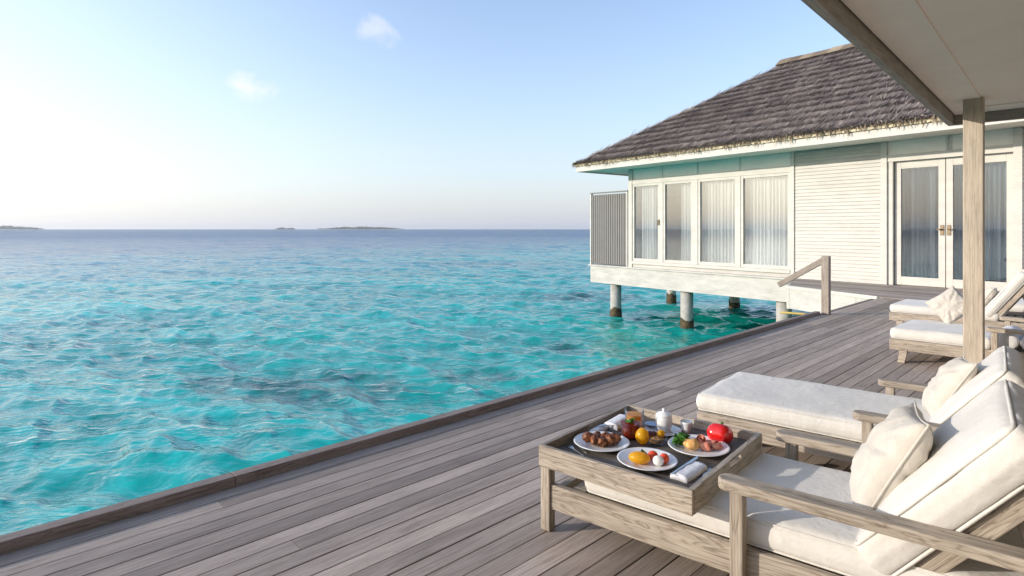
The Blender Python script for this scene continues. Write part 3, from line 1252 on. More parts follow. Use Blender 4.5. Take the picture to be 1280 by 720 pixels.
# privacy screen beside the corner window
scr = empty('privacy_screen', V_O + VDX * (BX0 + .9), V_A)
tag(scr, 'grey ribbed upright privacy screen at the sea end of the villa', 'privacy screen')
SX0, SX1 = -.9 + .02, -BX0 - .9 - .05
ZT = 2.56
s = MB()
n = int((SX1 - SX0 - .1) / .105)
for k in range(n):
    x = SX0 + .06 + k * .105
    s.box((x, -.03, .05), (x + .082, .0, ZT - .05), .004)
    s.box((x + .082, -.006, .05), (x + .105, .0, ZT - .05))
s.build('panel', M['screen'], scr)
s = MB()
s.box((SX0, -.06, .019), (SX0 + .06, .03, ZT), .004)
s.build('upright', M['white'], scr)
s = MB()
s.box((SX1 - .05, -.06, .019), (SX1, .03, ZT), .004)
s.build('upright', M['white'], scr)
s = MB()
s.box((SX0, -.07, ZT + .001), (SX1, .04, ZT + .04), .004)
s.build('top_rail', M['screen'], scr)

# handrail beside the steps down to the water
hr = empty('handrail', (4.77, 8.87, 0), DECK_A)
tag(hr, 'grey wooden handrail sloping down from a square post at the deck edge', 'handrail')
beam('post', (0, 0, .002), (0, 0, .885), .105, .105, M['graywood'], hr, .006)
beam('rail', (0, .03, .825), (0, .70, .40), .06, .085, M['graywood'], hr, .006)

# ------------------------------------------------------------------ veranda roof over the camera
VO = Vector((4.256, 5.70, 0))
ADX = Vector((.690, .724, 0)).normalized()          # along the sea side edge, away from the camera
VA = math.atan2(ADX.y, ADX.x)
ver = empty('veranda_roof', VO, VA)
tag(ver, 'pale flat veranda ceiling with grey edge beam on a square timber post', 'veranda')
CZ = 2.40
VX0, VY0 = -13.0, -8.0                               # local: x along, y negative is inland
MB().box((VX0, VY0, CZ), (-.06, -.06, CZ + .22)).build('ceiling', M['ceil'], ver)
bb = MB()
bb.box((VX0, -.32, CZ - .007), (-.061, -.062, CZ - .001), .003)
bb.build('border_board', M['ceil2'], ver)
bb = MB()
bb.box((-.36, VY0, CZ - .007), (-.062, -.323, CZ - .001), .003)
bb.build('border_board', M['ceil2'], ver)
MB().box((VX0 / 2, -.05, -.10), (-VX0 / 2, .0, .16), .006).build('edge_beam', M['fasc'], ver, (VX0 / 2, 0, CZ))
MB().box((VY0 / 2, -.05, -.10), (-VY0 / 2, .0, .16), .006).build('edge_beam', M['fasc'], ver, (0, VY0 / 2 - .051, CZ), (0, 0, R(-90)))
wb = MB().box((-8.5, -.1, .0), (8.5, .1, CZ - .002))  # unseen wall added inland to bounce sunlight onto ceiling and loungers
wall_p = Matrix.Rotation(-VA, 4, 'Z') @ (DECK_O + DDX * 3.0 - DDY * 4.75 - VO)
wb.build('bounce_wall', M['tanwall'], ver, (wall_p.x, wall_p.y, 0), (0, 0, DECK_A - VA))
pw = .068
pl = Matrix.Rotation(-VA, 4, 'Z') @ (Vector((3.915, 4.95, 0)) - VO)
MB().box((-CZ / 2 + .001, -pw, -pw), (CZ / 2 - .001, pw, pw), .008).build('post', M['post'], ver, (pl.x, pl.y, CZ / 2), (0, R(-90), 0))

# ------------------------------------------------------------------ loungers
def arm_prism(L, w, h, mat, parent, loc):
    pts = []
    for i in range(9):
        a = R(90 + i * 22.5)
        pts.append((w / 2 + (w / 2) * math.cos(a) * .9, (w / 2) * math.sin(a)))
    pts += [(L, -w / 2), (L, w / 2)]
    return MB().prism(pts, -h / 2, h / 2, 0, .007).build('armrest', mat, parent, loc)


def lounger(label, origin, ang, W, mx0, mx1, zm, armx, armz, hinge, bang, bl, rail0=0.0, leg_style='square', leg_x=.02, frame_end=1.75,
            arms=True, back=True, far_armz=None, seed=0, mat_h=.105, name='sun_lounger', leg_top=None, bt=.13):
    o = empty(name, origin, ang)
    tag(o, label, 'sun lounger', 'sun loungers set out on the deck')
    tk = M['teak']
    zr1 = zm - mat_h + .004            # top of the rail
    zr0 = zr1 - .105
    for y in (0.0, W):
        beam('side_rail', (rail0, y, (zr0 + zr1) / 2), (frame_end, y, (zr0 + zr1) / 2), .032, zr1 - zr0, tk, o, .005)
    beam('end_rail', (rail0 + .03, .018, (zr0 + zr1) / 2), (rail0 + .03, W - .018, (zr0 + zr1) / 2), .03, (zr1 - zr0) * .8, tk, o)
    beam('end_rail', (frame_end - .03, .018, (zr0 + zr1) / 2), (frame_end - .03, W - .018, (zr0 + zr1) / 2), .03, (zr1 - zr0) * .8, tk, o)
    sl = MB()
    x = rail0 + .08
    while x < frame_end - .1:
        sl.box((x, .018, zr1 - .03), (x + .06, W - .018, zr1 - .012))
        x += .085
    sl.build('slat_base', tk, o)
    lt = leg_top or zr0
    for y in (-.004, W + .004):
        if leg_style == 'square':
            beam('leg', (leg_x, y, .001), (leg_x, y, lt), .046, .046, tk, o, .004)
        else:
            lb = MB()
            prof = [(0, .0), (.012, .06), (.02, .13), (.012, zr0)]
            vs, fs = [], []
            for dx, z in prof:
                for ax_, ay_ in ((-.028, -.02), (.028, -.02), (.028, .02), (-.028, .02)):
                    vs.append((leg_x + dx + ax_ * (1 + z * 1.5), y + ay_, max(z, .001)))
            for i in range(3):
                for k in range(4):
                    fs.append((i * 4 + k, i * 4 + (k + 1) % 4, i * 4 + 4 + (k + 1) % 4, i * 4 + 4 + k))
            fs += [(3, 2, 1, 0), (12, 13, 14, 15)]
            lb.add(vs, fs)
            lb.build('leg', tk, o)
        beam('leg', (frame_end - .06, y, .001), (frame_end - .06, y, zr0), .046, .046, tk, o, .004)
    cushion('mattress', mx1 - mx0, W - .03, mat_h, M['fabric'], o, ((mx0 + mx1) / 2, W / 2, zm - mat_h / 2), None, .034, .010, seed)
    if arms:
        near_armz = armz
        for y in (-.035, W + .035):
            armz = near_armz if y < 0 else (far_armz or near_armz)
            beam('arm_post', (armx + .07, y, .001), (armx + .07, y, armz - .038), .045, .05, tk, o, .005)
            beam('arm_post', (frame_end - .10, y, .001), (frame_end - .10, y, armz - .038), .045, .05, tk, o, .005)
            arm_prism(frame_end - armx + .05, .078, .038, tk, o, (armx, y + (.0 if y < 0 else 0), armz - .019))
    if back:
        ca, sa = math.cos(bang), math.sin(bang)
        h0 = Vector((hinge, 0, zr1 + .005))
        for y in (.045, W - .045):
            beam('back_rail', h0 + Vector((-.03 * ca, y, -.03 * sa)), h0 + Vector((ca * (bl + .03), y, sa * (bl + .03))), .04, .055, tk, o, .005)
        bs = MB()
        k = .05
        while k < bl:
            c = h0 + Vector((ca * k, W / 2, sa * k))
            bs.box((-.03, -W / 2 + .068, -.01), (.03, W / 2 - .068, .01), 0, 0, Matrix.Translation(c) @ Matrix.Rotation(-bang, 4, 'Y'))
            k += .09
        bs.build('back_slats', tk, o)
        pc = h0 + Vector((ca * bl / 2, W / 2, sa * bl / 2)) + Vector((-sa, 0, ca)) * (bt / 2 + .03)
        cushion('back_cushion', bl, W - .01, bt, M['fabric'], o, pc, (0, -bang, 0), .034, .018, seed + 5, .006, pipe=.006)
        st0 = h0 + Vector((ca * bl * .7, 0, sa * bl * .7))
        for y in (.09, W - .09):
            beam('back_strut', st0 + Vector((0, y, -.03)), (st0.x + .12, y, zr1 - .02), .02, .02, tk, o, .002)
    return o


A_ANG = math.atan2(-.6217, .7835)
A_O = Vector((.158, 2.535, 0))
loungA = lounger('nearest cream lounger carrying the wooden breakfast tray', A_O, A_ANG, .68, .165, 1.72, .302, .745, .442,
                 1.27, R(50), .60, far_armz=.395, rail0=.02, leg_top=.30, leg_x=.0, frame_end=1.9, seed=1)
B_ANG = math.atan2(-.638, .77)
B_O = Vector((1.107, 3.54, 0))
loungB = lounger('empty cream lounger behind the breakfast tray with its flat foot towards the water', B_O, B_ANG, .76, 0.0, 1.62, .302, .84, .375,
                 1.26, R(50), .47, rail0=.02, leg_x=.10, frame_end=1.8, seed=2)
C_ANG = math.atan2(-.7176, .6966)
C_O = Vector((3.73, 5.77, 0))
loungC = lounger('far cream lounger behind the timber post with rolled towels on its frame', C_O, C_ANG, .85, 0.0, .78, .32, .74, .425,
                 1.27, R(50), .6, rail0=.0, leg_style='sabre', leg_x=.10, frame_end=1.85, back=False, seed=3)
D_O = Vector((4.91, 7.60, 0))
loungD = lounger('far cream lounger with raised backrest in front of the glass doors', D_O, C_ANG, .88, 0.0, 1.1, .32, .74, .40,
                 1.05, R(55), .62, rail0=.0, leg_style='sabre', leg_x=.10, frame_end=1.6, arms=False, seed=4, bt=.11)
E_O = Vector((6.2, 7.97, 0))
loungE = lounger('farthest cream lounger at the right edge beyond the raised backrest', E_O, C_ANG, .88, 0.0, 1.5, .32, .74, .40,
                 1.3, R(45), .55, rail0=.0, leg_style='sabre', leg_x=.10, frame_end=1.7, arms=False, back=False, seed=6)


def local(o, x, y, z):
    return Vector(o.location) + Matrix.Rotation(o.rotation_euler.z, 3, 'Z') @ Vector((x, y, z))


def rot_in(o, *rs):
    m = Matrix.Rotation(o.rotation_euler.z, 4, 'Z')
    for ang, ax in rs:
        m = m @ Matrix.Rotation(ang, 4, ax)
    return m


# scatter cushions
pillow('scatter_cushion', 'plump oatmeal cushion leaning on the backrest of the nearest lounger', .40, .17,
       Matrix.Translation(local(loungA, 1.215, .36, .485)) @ rot_in(loungA, (R(-62), 'Y'), (R(6), 'X'), (R(8), 'Z')), M['pillow'], 'scatter cushions on the loungers', 1)
pillow('scatter_cushion', 'oatmeal cushion leaning on the second lounger just below the timber post', .36, .15,
       Matrix.Translation(local(loungB, 1.215, .44, .455)) @ rot_in(loungB, (R(-60), 'Y'), (R(6), 'X'), (R(10), 'Z')), M['pillow'], 'scatter cushions on the loungers', 2)
pillow('scatter_cushion', 'sandy cushion standing on its corner on the far lounger left of the post', .31, .13,
       Matrix.Translation(local(loungC, .36, .80, .50)) @ rot_in(loungC, (R(72), 'X'), (R(42), 'Z')), M['pillow'], 'scatter cushions on the loungers', 3)
pillow('scatter_cushion', 'shaded cushion tucked against the raised far backrest right of the post', .32, .13,
       Matrix.Translation(local(loungD, .96, .22, .455)) @ rot_in(loungD, (R(-58), 'Y'), (R(4), 'Z')), M['pillow'], 'scatter cushions on the loungers', 4)
# head roll on the raised backrest
ca, sa = math.cos(R(55)), math.sin(R(55))
hp = local(loungD, 1.05 + ca * .62 - sa * .08, .44, .22 + sa * .62 + ca * .09)
hb = MB().lathe([(.02, -.36), (.055, -.35), (.065, -.3), (.065, .3), (.055, .35), (.02, .36)], 20)
ho = hb.build('head_roll', M['pillow'], None, hp, smooth=True)
ho.rotation_euler = (R(90), 0, C_ANG)
tag(ho, 'beige head roll on top of the raised far backrest', 'bolster')
# rolled towels on lounger C
tl = ['rolled white towel under the far armrest, the one touching the timber post', 'rolled white towel under the far armrest, middle of the row',
      'rolled white towel under the far armrest, at the right edge of the row']
for k in range(3):
    c = local(loungC, .875 + k * .19, .30, .222 + .082)
    mbt = MB()
    nseg = 26
    vs, fs = [], []
    prof = [(.02, -.27), (.07, -.268), (.082, -.25), (.083, .25), (.07, .268), (.02, .27)]
    mbt.lathe(prof, nseg)
    mbt.v = [(x * 1.1, y * (1 + .03 * mnoise.noise(Vector((x * 12, y * 12, k)))), z) for x, y, z in mbt.v]
    to = mbt.build('rolled_towel', M['towel'], None, c, smooth=True)
    to.rotation_euler = (R(90), 0, C_ANG)
    tag(to, tl[k], 'towel', 'rolled towels on the far lounger')

# ------------------------------------------------------------------ breakfast tray
T_ANG = math.atan2(-.647, .762)
T_O = Vector((.612, 2.525, .304))
tray = empty('breakfast_tray', T_O, T_ANG)
tag(tray, 'square weathered wooden breakfast tray with cut out handles laid across the lounger', 'tray')
TW, TD, TH, TT = .672, .755, .088, .020
FLOOR = T_O.z + .050
tk = M['teak']
beam('side_panel', (-TW / 2, -TD / 2 + TT / 2, TH / 2), (TW / 2, -TD / 2 + TT / 2, TH / 2), TT, TH, tk, tray, .003)
beam('side_panel', (-TW / 2, TD / 2 - TT / 2, TH / 2), (TW / 2, TD / 2 - TT / 2, TH / 2), TT, TH, tk, tray, .003)
tb = MB().box((-TW / 2 + TT, -TD / 2 + TT + .001, .038), (TW / 2 - TT, TD / 2 - TT - .001, .050))
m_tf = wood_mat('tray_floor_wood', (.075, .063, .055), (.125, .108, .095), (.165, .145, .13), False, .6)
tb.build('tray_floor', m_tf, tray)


def TL(x, y, z=0.0):
    return T_O + Matrix.Rotation(T_ANG, 3, 'Z') @ Vector((x, y, FLOOR - T_O.z + z))


def end_panel(x):
    L, H = TD / 2 - TT - .0005, TH / 2
    hw, hh = .064, .011
    n_ang = sorted(set([2 * math.pi * i / 72 for i in range(72)] + [math.atan2(s1 * H, s2 * L) % (2 * math.pi) for s1 in (1, -1) for s2 in (1, -1)]))

    def slot(a):
        c_, s_ = math.cos(a), math.sin(a)
        lo, hi = 0, .2
        for _ in range(40):
            r_ = (lo + hi) / 2
            px_, pz_ = abs(r_ * c_), abs(r_ * s_)
            ins = math.hypot(max(0, px_ - (hw - hh)), pz_) < hh
            lo, hi = (r_, hi) if ins else (lo, r_)
        return lo * c_, lo * s_

    def outer(a):
        c_, s_ = math.cos(a), math.sin(a)
        r_ = min(L / abs(c_) if abs(c_) > 1e-9 else 1e9, H / abs(s_) if abs(s_) > 1e-9 else 1e9)
        return r_ * c_, r_ * s_
    n = len(n_ang)
    vs, fs = [], []
    for y in (-TT / 2, TT / 2):
        for fn in (slot, outer):
            for a in n_ang:
                u, v = fn(a)
                if fn is slot:
                    v += .022
                    u += .045
                vs.append((u, y, v))
    for k in range(n):
        j = (k + 1) % n
        fs.append((k, j, n + j, n + k)[::-1])
        fs.append((2 * n + k, 2 * n + j, 3 * n + j, 3 * n + k))
        fs.append((k, j, 2 * n + j, 2 * n + k))
        fs.append((n + k, n + j, 3 * n + j, 3 * n + k)[::-1])
    e = MB()
    e.add(vs, fs)
    e.build('handle_panel', tk, tray, (x, 0, TH / 2), (0, 0, R(90)))


end_panel(TW / 2 - TT / 2)
beam('handle_panel', (-TW / 2 + TT / 2, -TD / 2 + TT + .0005, TH / 2), (-TW / 2 + TT / 2, TD / 2 - TT - .0005, TH / 2), TT, TH, tk, tray, .002)

# ---- tableware
m_china, t, p = new_mat('white_china', (.80, .80, .80), .12)
m_bluechina, t, p = new_mat('blue_china', (.22, .33, .52), .15)
m_glass = glass_pane('clear_glass', .035, (.97, .98, .98))


def food_mat(name, c1, c2, scale=40, rough=.4, spec=.5, b=.3, sss=0.0, c3=None):
    m, t, p = new_mat(name, c1, rough, spec)
    n = noise(t, objcoord(t), scale, 4, .6, .3)
    t.links.new(ramp(t, n, [(.32, c1), (.68, c2)] if c3 is None else [(.3, c1), (.5, c2), (.7, c3)]), p.inputs['Base Color'])
    t.links.new(bump(t, n, b, .004), p.inputs['Normal'])
    if sss:
        p.inputs['Subsurface Weight'].default_value = sss
        p.inputs['Subsurface Radius'].default_value = (.01, .006, .003)
    return m


m_meat = food_mat('glazed_meat', (.035, .009, .003), (.20, .06, .016), 55, .42, .5, .8, 0, (.40, .17, .055))
m_mango = food_mat('mango_flesh', (.85, .45, .01), (.9, .56, .03), 20, .3, .5, .1)
m_tom = food_mat('tomato_skin', (.65, .05, .012), (.75, .10, .02), 15, .18, .6, .05)
m_pep = food_mat('red_pepper_skin', (.55, .006, .006), (.66, .012, .01), 8, .12, .7, .05)
m_moz = food_mat('mozzarella', (.82, .80, .74), (.85, .84, .8), 20, .35, .5, .1)
m_leaf = food_mat('green_leaf', (.03, .13, .012), (.10, .28, .03), 60, .5, .4, .4)
m_ham = food_mat('cured_ham', (.5, .09, .06), (.68, .26, .18), 30, .35, .5, .2, 0, (.72, .40, .28))
m_toast = food_mat('golden_pastry', (.62, .30, .08), (.78, .50, .2), 35, .6, .4, .5)
m_granola = food_mat('granola_mix', (.10, .03, .015), (.45, .26, .08), 90, .6, .4, 1.0)
m_berry = food_mat('dark_berry', (.05, .008, .01), (.12, .02, .02), 30, .3, .6, .3)
m_egg = food_mat('yellow_fruit_skin', (.85, .42, .006), (.9, .55, .03), 12, .22, .6, .08)
m_juice = food_mat('orange_juice', (.88, .40, .006), (.9, .46, .01), 8, .15, .5, .02)
m_tea = food_mat('red_tea', (.30, .022, .003), (.42, .05, .006), 8, .1, .5, .02)


def plate(pos, rad, label, name='plate'):
    pr = [(rad * .5, 0), (rad * .55, .002), (rad * .62, .006), (rad * .97, .021), (rad, .0235), (rad * .992, .0255), (rad * .94, .0245),
          (rad * .66, .0105), (rad * .55, .0085), (.002, .008)]
    o = MB().lathe(pr, 56).build(name, m_china, None, pos, smooth=True)
    tag(o, label, 'plate', 'white plates on the breakfast tray')
    return o


def blob(name, pos, r, mat, label, cat, seed=0, scale=(1, 1, 1), rough=.2, rz=0.0, group=None, freq=2.2, sub=3, tilt=0.0, parent=None):
    bm = bmesh.new()
    bmesh.ops.create_icosphere(bm, subdivisions=sub, radius=1)
    so_ = Vector((seed * 5.3, seed * 2.1, seed))
    for v in bm.verts:
        k = 1 + rough * mnoise.fractal(v.co * freq + so_, 1.0, 2.0, 3)
        v.co = Vector((v.co.x * scale[0], v.co.y * scale[1], v.co.z * scale[2])) * r * k
    zmin = min(v.co.z for v in bm.verts)
    me = bpy.data.meshes.new(name)
    bm.to_mesh(me)
    bm.free()
    o = link_mesh(name, me, mat, parent, Vector(pos) - Vector((0, 0, zmin)), (tilt, 0, rz), True)
    if label:
        tag(o, label, cat, group)
    return o


for m_, c_ in ((m_juice, (.95, .5, .02, 1)), (m_tea, (.5, .06, .01, 1)), (m_egg, (.95, .6, .05, 1)), (m_mango, (.95, .55, .03, 1))):
    t = m_.node_tree
    tl_ = t.nodes.new('ShaderNodeBsdfTranslucent')
    tl_.inputs[0].default_value = c_
    mx_ = t.nodes.new('ShaderNodeMixShader')
    mx_.inputs[0].default_value = .45
    t.links.new(t.nodes['Principled BSDF'].outputs[0], mx_.inputs[1])
    t.links.new(tl_.outputs[0], mx_.inputs[2])
    t.links.new(mx_.outputs[0], t.nodes['Material Output'].inputs['Surface'])
p1 = P(752, 553, FLOOR + .018)
p1.z = FLOOR
p2 = P(806, 574.5, FLOOR + .018)
p2.z = FLOOR
p3 = P(873, 558, FLOOR + .018)
p3.z = FLOOR
plate(p1, .121, 'white plate holding the pile of glazed meat')
p2 += Vector((.008, -.004, 0))
plate(p2, .119, 'white plate in front holding mango, tomatoes and mozzarella')
plate(p3, .127, 'white plate at right holding ham rolls and lettuce')
PZ = .0095
ux, uy = Vector((1, 0, 0)), Vector((0, 1, 0))


def on(pl, dx, dy, dz=PZ):
    return pl + Vector((dx, dy, dz))


meats = [(-.056, .010, .024, 'leftmost dark piece of glazed meat on the plate'), (-.030, -.012, .023, 'front left piece of glazed meat, pale on one side'),
         (-.004, -.026, .021, 'small cube of glazed meat at the front of the pile'), (.018, .012, .025, 'piece of glazed meat at the back of the pile'),
         (.030, -.012, .023, 'ridged piece of glazed meat right of the pile centre'), (.055, .0, .027, 'rightmost crusty piece of glazed meat on the plate'),
         (-.016, .022, .024, 'piece of glazed meat lying on top towards the rear left')]
for k, (dx, dy, r_, lb) in enumerate(meats):
    blob('meat_piece', on(p1, dx, dy), r_, m_meat, lb, 'meat', k + 1, (1.15, .85, .9), .42, k * 1.3, 'glazed meat pieces on the plate', 2.3)
blob('mango_half', on(p2, -.034, -.014), .040, m_mango, 'smooth yellow mango half on the front plate', 'mango', 3, (1.08, .72, .58), .03, R(-20))
blob('cherry_tomato', on(p2, .028, .018), .0205, m_tom, 'orange red cherry tomato behind the mozzarella ball', 'tomato', 4, (1, 1, .95), .04, 0, 'cherry tomatoes on the front plate')
blob('cherry_tomato', on(p2, .066, -.013), .0205, m_tom, 'orange red cherry tomato right of the mozzarella ball', 'tomato', 5, (1, .95, .98), .04, 1, 'cherry tomatoes on the front plate')
blob('mozzarella_ball', on(p2, .036, -.034), .0215, m_moz, 'white mozzarella ball at the front of the plate', 'mozzarella', 6, (1.05, 1, .9), .06)


def leaves(name, pos, n, r, label, cat, seed, up=.8, size=.02):
    rr = random.Random(seed)
    lb = MB()
    for k in range(n):
        d = Vector((rr.gauss(0, 1), rr.gauss(0, 1), abs(rr.gauss(0, 1)) * up)).normalized() * r * rr.uniform(.3, 1)
        a = Vector((rr.gauss(0, 1), rr.gauss(0, 1), rr.gauss(0, .5))).normalized()
        b = a.cross(Vector((rr.gauss(0, 1), rr.gauss(0, 1), 1))).normalized()
        s_ = size * rr.uniform(.6, 1.2)
        c_ = a.cross(b)
        q = [d - a * s_, d - a * s_ * .3 + b * s_ * .55, d + a * s_ * .5 + b * s_ * .45, d + a * s_, d + a * s_ * .5 - b * s_ * .45, d - a * s_ * .3 - b * s_ * .55, d + c_ * s_ * .25]
        lb.add(q, [(i, (i + 1) % 6, 6) for i in range(6)])
    o = lb.build(name, m_leaf, None, pos, smooth=False)
    return tag(o, label, cat)


leaves('basil_leaf', on(p2, -.006, .028, .022), 5, .010, 'dark green basil sprig beside the mango half', 'herb', 2, .5, .020)
leaves('lettuce', on(p3, -.062, .026, .024), 150, .040, 'curly green lettuce tuft on the right plate', 'lettuce', 3, 1.0, .014)
blob('pastry_piece', on(p3, -.030, -.020), .027, m_toast, 'golden pastry piece in front of the lettuce', 'pastry', 8, (1.15, .9, .85), .25, .5)
blob('pastry_piece', on(p3, -.046, .004), .022, m_toast, 'golden pastry piece half hidden under the lettuce', 'pastry', 9, (1.1, 1, .8), .25, 1.5)


def ham_roll(pos, L, r, rz, label, tilt=R(90)):
    hb_ = MB()
    pts = []
    vs, fs = [], []
    n = 30
    for iz in range(5):
        z = -L / 2 + L * iz / 4
        for k in range(n):
            a = k / (n - 1) * 2 * math.pi * 1.7
            q = r * (.35 + .65 * k / (n - 1)) * (1 + .1 * math.sin(a * 3 + iz)) * (1 + .12 * (iz - 2) / 2)
            vs.append((q * math.cos(a), q * math.sin(a), z + .003 * math.sin(a * 2)))
    for iz in range(4):
        for k in range(n - 1):
            b_ = iz * n + k
            fs.append((b_, b_ + 1, b_ + n + 1, b_ + n))
    hb_.add(vs, fs)
    o = hb_.build('ham_roll', m_ham, None, pos, (tilt, 0, rz), True)
    sm = o.modifiers.new('thick', 'SOLIDIFY')
    sm.thickness = .002
    tag(o, label, 'ham', 'ham slices on the right plate')


ham_roll(on(p3, .012, .004, PZ + .027), .036, .025, R(15), 'upright pink ham roll in the middle of the right plate', R(25))
ham_roll(on(p3, .020, -.024, PZ + .020), .040, .019, R(70), 'salmon coloured ham roll at the front of the right plate')
ham_roll(on(p3, .058, .006, PZ + .018), .046, .018, R(40), 'folded dark red ham slice at the right of the plate')
ham_roll(on(p3, .072, -.012, PZ + .015), .042, .015, R(100), 'small ham slice nearest the rim of the right plate')


def lathe_thing(name, prof, mat, pos, label, cat, n=40, group=None):
    o = MB().lathe(prof, n).build(name, mat, None, pos, smooth=True)
    return tag(o, label, cat, group)


def tumbler(pos, r, h, fill, mat, label):
    w = .002
    g = lathe_thing('glass', [(r * .86, 0), (r * .9, .003), (r, h), (r - w, h), (r * .9 - w, .008), (.001, .007)], m_glass, pos, label, 'glass', 40, 'drinking glasses on the tray')
    MB().lathe([(r * .9 - w - .0008, .0085), (r * .9 + (r - r * .9) * fill - w - .0008, h * fill), (.001, h * fill + .0005)], 36).build('drink', mat, g, smooth=False)
    return g


gp = P(793, 538, FLOOR)
tumbler(gp, .045, .098, .80, m_juice, 'clear tumbler of orange juice at the back of the tray')
gt = P(788, 547, FLOOR)
gg = tumbler(gt, .046, .072, .93, m_tea, 'short glass of dark red iced tea with mint, in front of the juice')
leaves('mint_sprig', gt + Vector((.0, .0, .072)), 14, .020, 'green mint sprig floating on the red iced tea', 'herb', 6, .5, .014)
# pot on saucer
sp = P(829, 540, FLOOR)
lathe_thing('saucer', [(.045, 0), (.06, .002), (.083, .011), (.085, .0125), (.081, .013), (.05, .005), (.002, .0045)], m_china, sp, 'white saucer under the lidded sugar pot', 'saucer')
pot = lathe_thing('sugar_pot', [(r_ * .92, z_ * .86) for r_, z_ in ((.026, 0), (.030, .001), (.037, .02), (.042, .045), (.0425, .065), (.040, .078), (.0385, .082), (.002, .082))], m_china, sp + Vector((.004, .004, .0052)),
                  'white china sugar pot with domed lid on its saucer', 'pot')
MB().lathe([(r_ * .92, z_ * .86) for r_, z_ in ((.0405, .0825), (.0415, .084), (.040, .088), (.030, .097), (.014, .103), (.007, .105), (.006, .109), (.009, .114), (.0085, .119), (.002, .121))], 36).build('lid', m_china, pot, smooth=True)
bp = P(811, 535, FLOOR)
lathe_thing('dish', [(.018, 0), (.028, .003), (.033, .008), (.031, .0085), (.02, .0045), (.002, .004)], m_bluechina, TL(-.122, .222, .013), 'small blue dish on the saucer left of the sugar pot', 'dish')
cp = P(859, 542, FLOOR)
lathe_thing('small_cup', [(.016, 0), (.018, .002), (.020, .016), (.027, .046), (.0285, .054), (.0265, .054), (.018, .018), (.002, .014)], m_china, cp + Vector((0, .012, 0)), 'tiny white china cup between the sugar pot and red pepper', 'cup')
# spoon on the saucer
def cutlery(name, a, b, kind, label, z=.004):
    a, b = Vector(a), Vector(b)
    d = (b - a)
    L = d.length
    k = MB()
    hw = .0042
    k.box((0, -hw, 0), (L * .55, hw, .003), .0012)
    if kind == 'knife':
        k.prism([(L * .55, -.004), (L * .62, -.009), (L * .92, -.009), (L, -.001), (L, .004), (L * .55, .004)], .0005, .0025)
    elif kind == 'fork':
        k.prism([(L * .55, -.003), (L * .70, -.011), (L * .80, -.011), (L * .80, .011), (L * .70, .011), (L * .55, .003)], .0005, .0028)
        for q in (-.0095, -.0035, .0035, .0095):
            k.box((L * .80, q - .0016, .0005), (L, q + .0016, .0024))
    else:
        pts = [(L * .86 + L * .14 * math.cos(t_), .016 * math.sin(t_)) for t_ in [2 * math.pi * i / 20 for i in range(20)]]
        k.prism(pts, .0005, .003)
        k.prism([(L * .54, -.003), (L * .75, -.004), (L * .75, .004), (L * .54, .003)], .0008, .0028)
    q = d.to_track_quat('X', 'Z')
    o = k.build(name, M['metal'], None, a + Vector((0, 0, z)), q)
    return tag(o, label, 'cutlery', 'steel cutlery on the breakfast tray')


cutlery('spoon', sp + Vector((.10, -.02, .011)), sp + Vector((.005, -.058, .016)), 'spoon', 'teaspoon resting on the saucer of the sugar pot', .004)
pep = P(904, 557, FLOOR)
pm_ = MB()
vs, fs = [], []
nu, nv = 40, 18
for j in range(nv + 1):
    th = math.pi * j / nv
    for i in range(nu):
        a = 2 * math.pi * i / nu
        lob = 1 + .075 * math.cos(4 * a) * math.sin(th) ** 2
        rr_ = .054 * lob
        z = .046 * math.cos(th) * (1 - .28 * math.exp(-((math.sin(th)) / .32) ** 2))
        x, y = rr_ * math.sin(th) ** .8 * math.cos(a), rr_ * math.sin(th) ** .8 * math.sin(a)
        vs.append((x, y, z))
for j in range(nv):
    for i in range(nu):
        fs.append((j * nu + i, j * nu + nu + i, j * nu + nu + (i + 1) % nu, j * nu + (i + 1) % nu))
pm_.add(vs, fs)
po = pm_.build('red_pepper', m_pep, None, pep + Vector((-.003, .03, .042)), (R(-18), R(12), 0), True)
tag(po, 'shiny whole red bell pepper in the tray corner', 'bell pepper')
MB().tube([(0, 0, .030), (.002, 0, .040), (.008, .002, .048)], [.007, .005, .006], 10).build('stalk', m_leaf, po, smooth=True)
yf = P(803, 555, FLOOR)
blob('yellow_fruit', yf, .030, m_egg, 'round yellow fruit standing beside the granola bowl', 'fruit', 2, (1, 1, 1.18), .03)
bw = P(821, 558, FLOOR)
bowl = lathe_thing('bowl', [(.022, 0), (.026, .001), (.044, .022), (.050, .036), (.048, .037), (.041, .022), (.02, .006), (.002, .005)], m_glass, bw + Vector((0, .02, 0)),
                   'small glass bowl of granola and fruit in the middle of the tray', 'bowl')
bc = bw + Vector((0, .02, .0))
blob('granola', bc + Vector((0, 0, .008)), .038, m_granola, 'brown granola filling the small glass bowl', 'granola', 4, (1, 1, .42), .15, 0, None, 5.0)
blob('berry', bc + Vector((-.022, .008, .028)), .016, m_berry, 'dark berry at the left of the granola bowl', 'berry', 5, (1.2, 1, .9), .15, 0, 'berries in the granola bowl')
blob('berry', bc + Vector((-.004, .020, .028)), .014, m_berry, 'dark berry at the back of the granola bowl', 'berry', 6, (1, 1.1, .9), .15, 0, 'berries in the granola bowl')
blob('orange_wedge', bc + Vector((.026, .012, .026)), .019, m_mango, 'orange fruit wedge on the right rim of the granola bowl', 'orange', 7, (1.1, .8, .9), .2, .6)


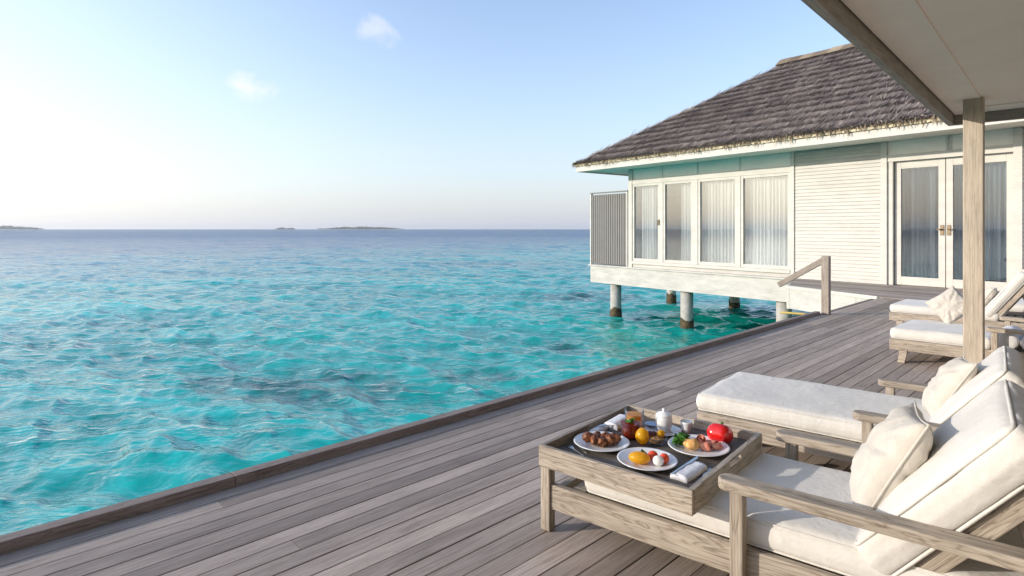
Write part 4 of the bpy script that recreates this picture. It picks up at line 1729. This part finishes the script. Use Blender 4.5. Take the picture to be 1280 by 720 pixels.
def napkin(c, ang, L, W, H, label, seed, band=True):
    vs, fs = [], []
    n, m = 16, 10
    so_ = Vector((seed * 3, 0, 0))
    for top in (1, 0):
        for i in range(n + 1):
            for j in range(m + 1):
                u, v = i / n - .5, j / m - .5
                e = (1 - (2 * v) ** 4)
                z = (.55 + .45 * e) * H if top else .0008
                z *= 1 if top else 1
                wob = mnoise.noise(Vector((u * 5, v * 6, top)) + so_) * .003
                vs.append((u * L + wob, v * W * (1 - .02 * (i % 3)) + wob, z + (abs(wob) if top else 0)))
    N2 = (n + 1) * (m + 1)
    for i in range(n):
        for j in range(m):
            b_ = i * (m + 1) + j
            q = (b_, b_ + m + 1, b_ + m + 2, b_ + 1)
            fs.append(q)
            fs.append(tuple(N2 + x for x in q)[::-1])
    for i in range(n):
        for j in (0, m):
            a_, b_ = i * (m + 1) + j, (i + 1) * (m + 1) + j
            fs.append((a_, b_, N2 + b_, N2 + a_) if j else (b_, a_, N2 + a_, N2 + b_))
    for j in range(m):
        for i in (0, n):
            a_, b_ = i * (m + 1) + j, i * (m + 1) + j + 1
            fs.append((b_, a_, N2 + a_, N2 + b_) if i else (a_, b_, N2 + b_, N2 + a_))
    k = MB()
    k.add(vs, fs)
    o = k.build('napkin', M['napkin'], None, c, (0, 0, ang), True)
    tag(o, label, 'napkin', 'folded napkins on the tray')
    return o


ta = T_ANG + R(90)
napkin(TL(.232, -.165), ta - R(3), .165, .072, .024, 'rolled white napkin lying by the front corner beside the knife', 1)
cutlery('knife', TL(.205, -.265, .020), TL(.212, -.035, .020), 'knife', 'long table knife laid on the rolled napkin at the front corner', .004)
cutlery('fork', TL(.288, -.285), TL(.285, -.065), 'fork', 'fork lying between the rolled napkin and the tray handle', .002)
napkin(TL(-.262, .145), ta + R(4), .15, .078, .034, 'folded white napkin at the back left of the tray', 2)
napkin(TL(-.288, .015), ta, .10, .045, .02, 'flat white napkin tucked behind the meat plate', 3)
cutlery('knife', TL(-.292, .02, .02), TL(-.222, .10, .02), 'knife', 'dark knife between the two napkins behind the meat plate', .004)
cutlery('fork', P(729, 571, FLOOR), P(708, 556, FLOOR), 'fork', 'fork at the left inner edge of the tray', .002)
cutlery('knife', P(733, 567, FLOOR), P(714, 553, FLOOR), 'knife', 'knife beside the fork at the left inner edge of the tray', .002)

# ------------------------------------------------------------------ sea air
m_hz = bpy.data.materials.new('sea_haze')
m_hz.use_nodes = True
t = m_hz.node_tree
t.nodes.clear()
o_ = t.nodes.new('ShaderNodeOutputMaterial')
v_ = t.nodes.new('ShaderNodeVolumePrincipled')
v_.inputs['Color'].default_value = (.93, .96, 1, 1)
v_.inputs['Density'].default_value = .00013
v_.inputs['Anisotropy'].default_value = .3
t.links.new(v_.outputs[0], o_.inputs['Volume'])
hzo = MB().box((-6500, -6500, -3.9), (6500, 6500, 16.0)).build('haze', m_hz)
tag(hzo, 'thin pale sea haze that fades the far islands', 'haze', kind='stuff')
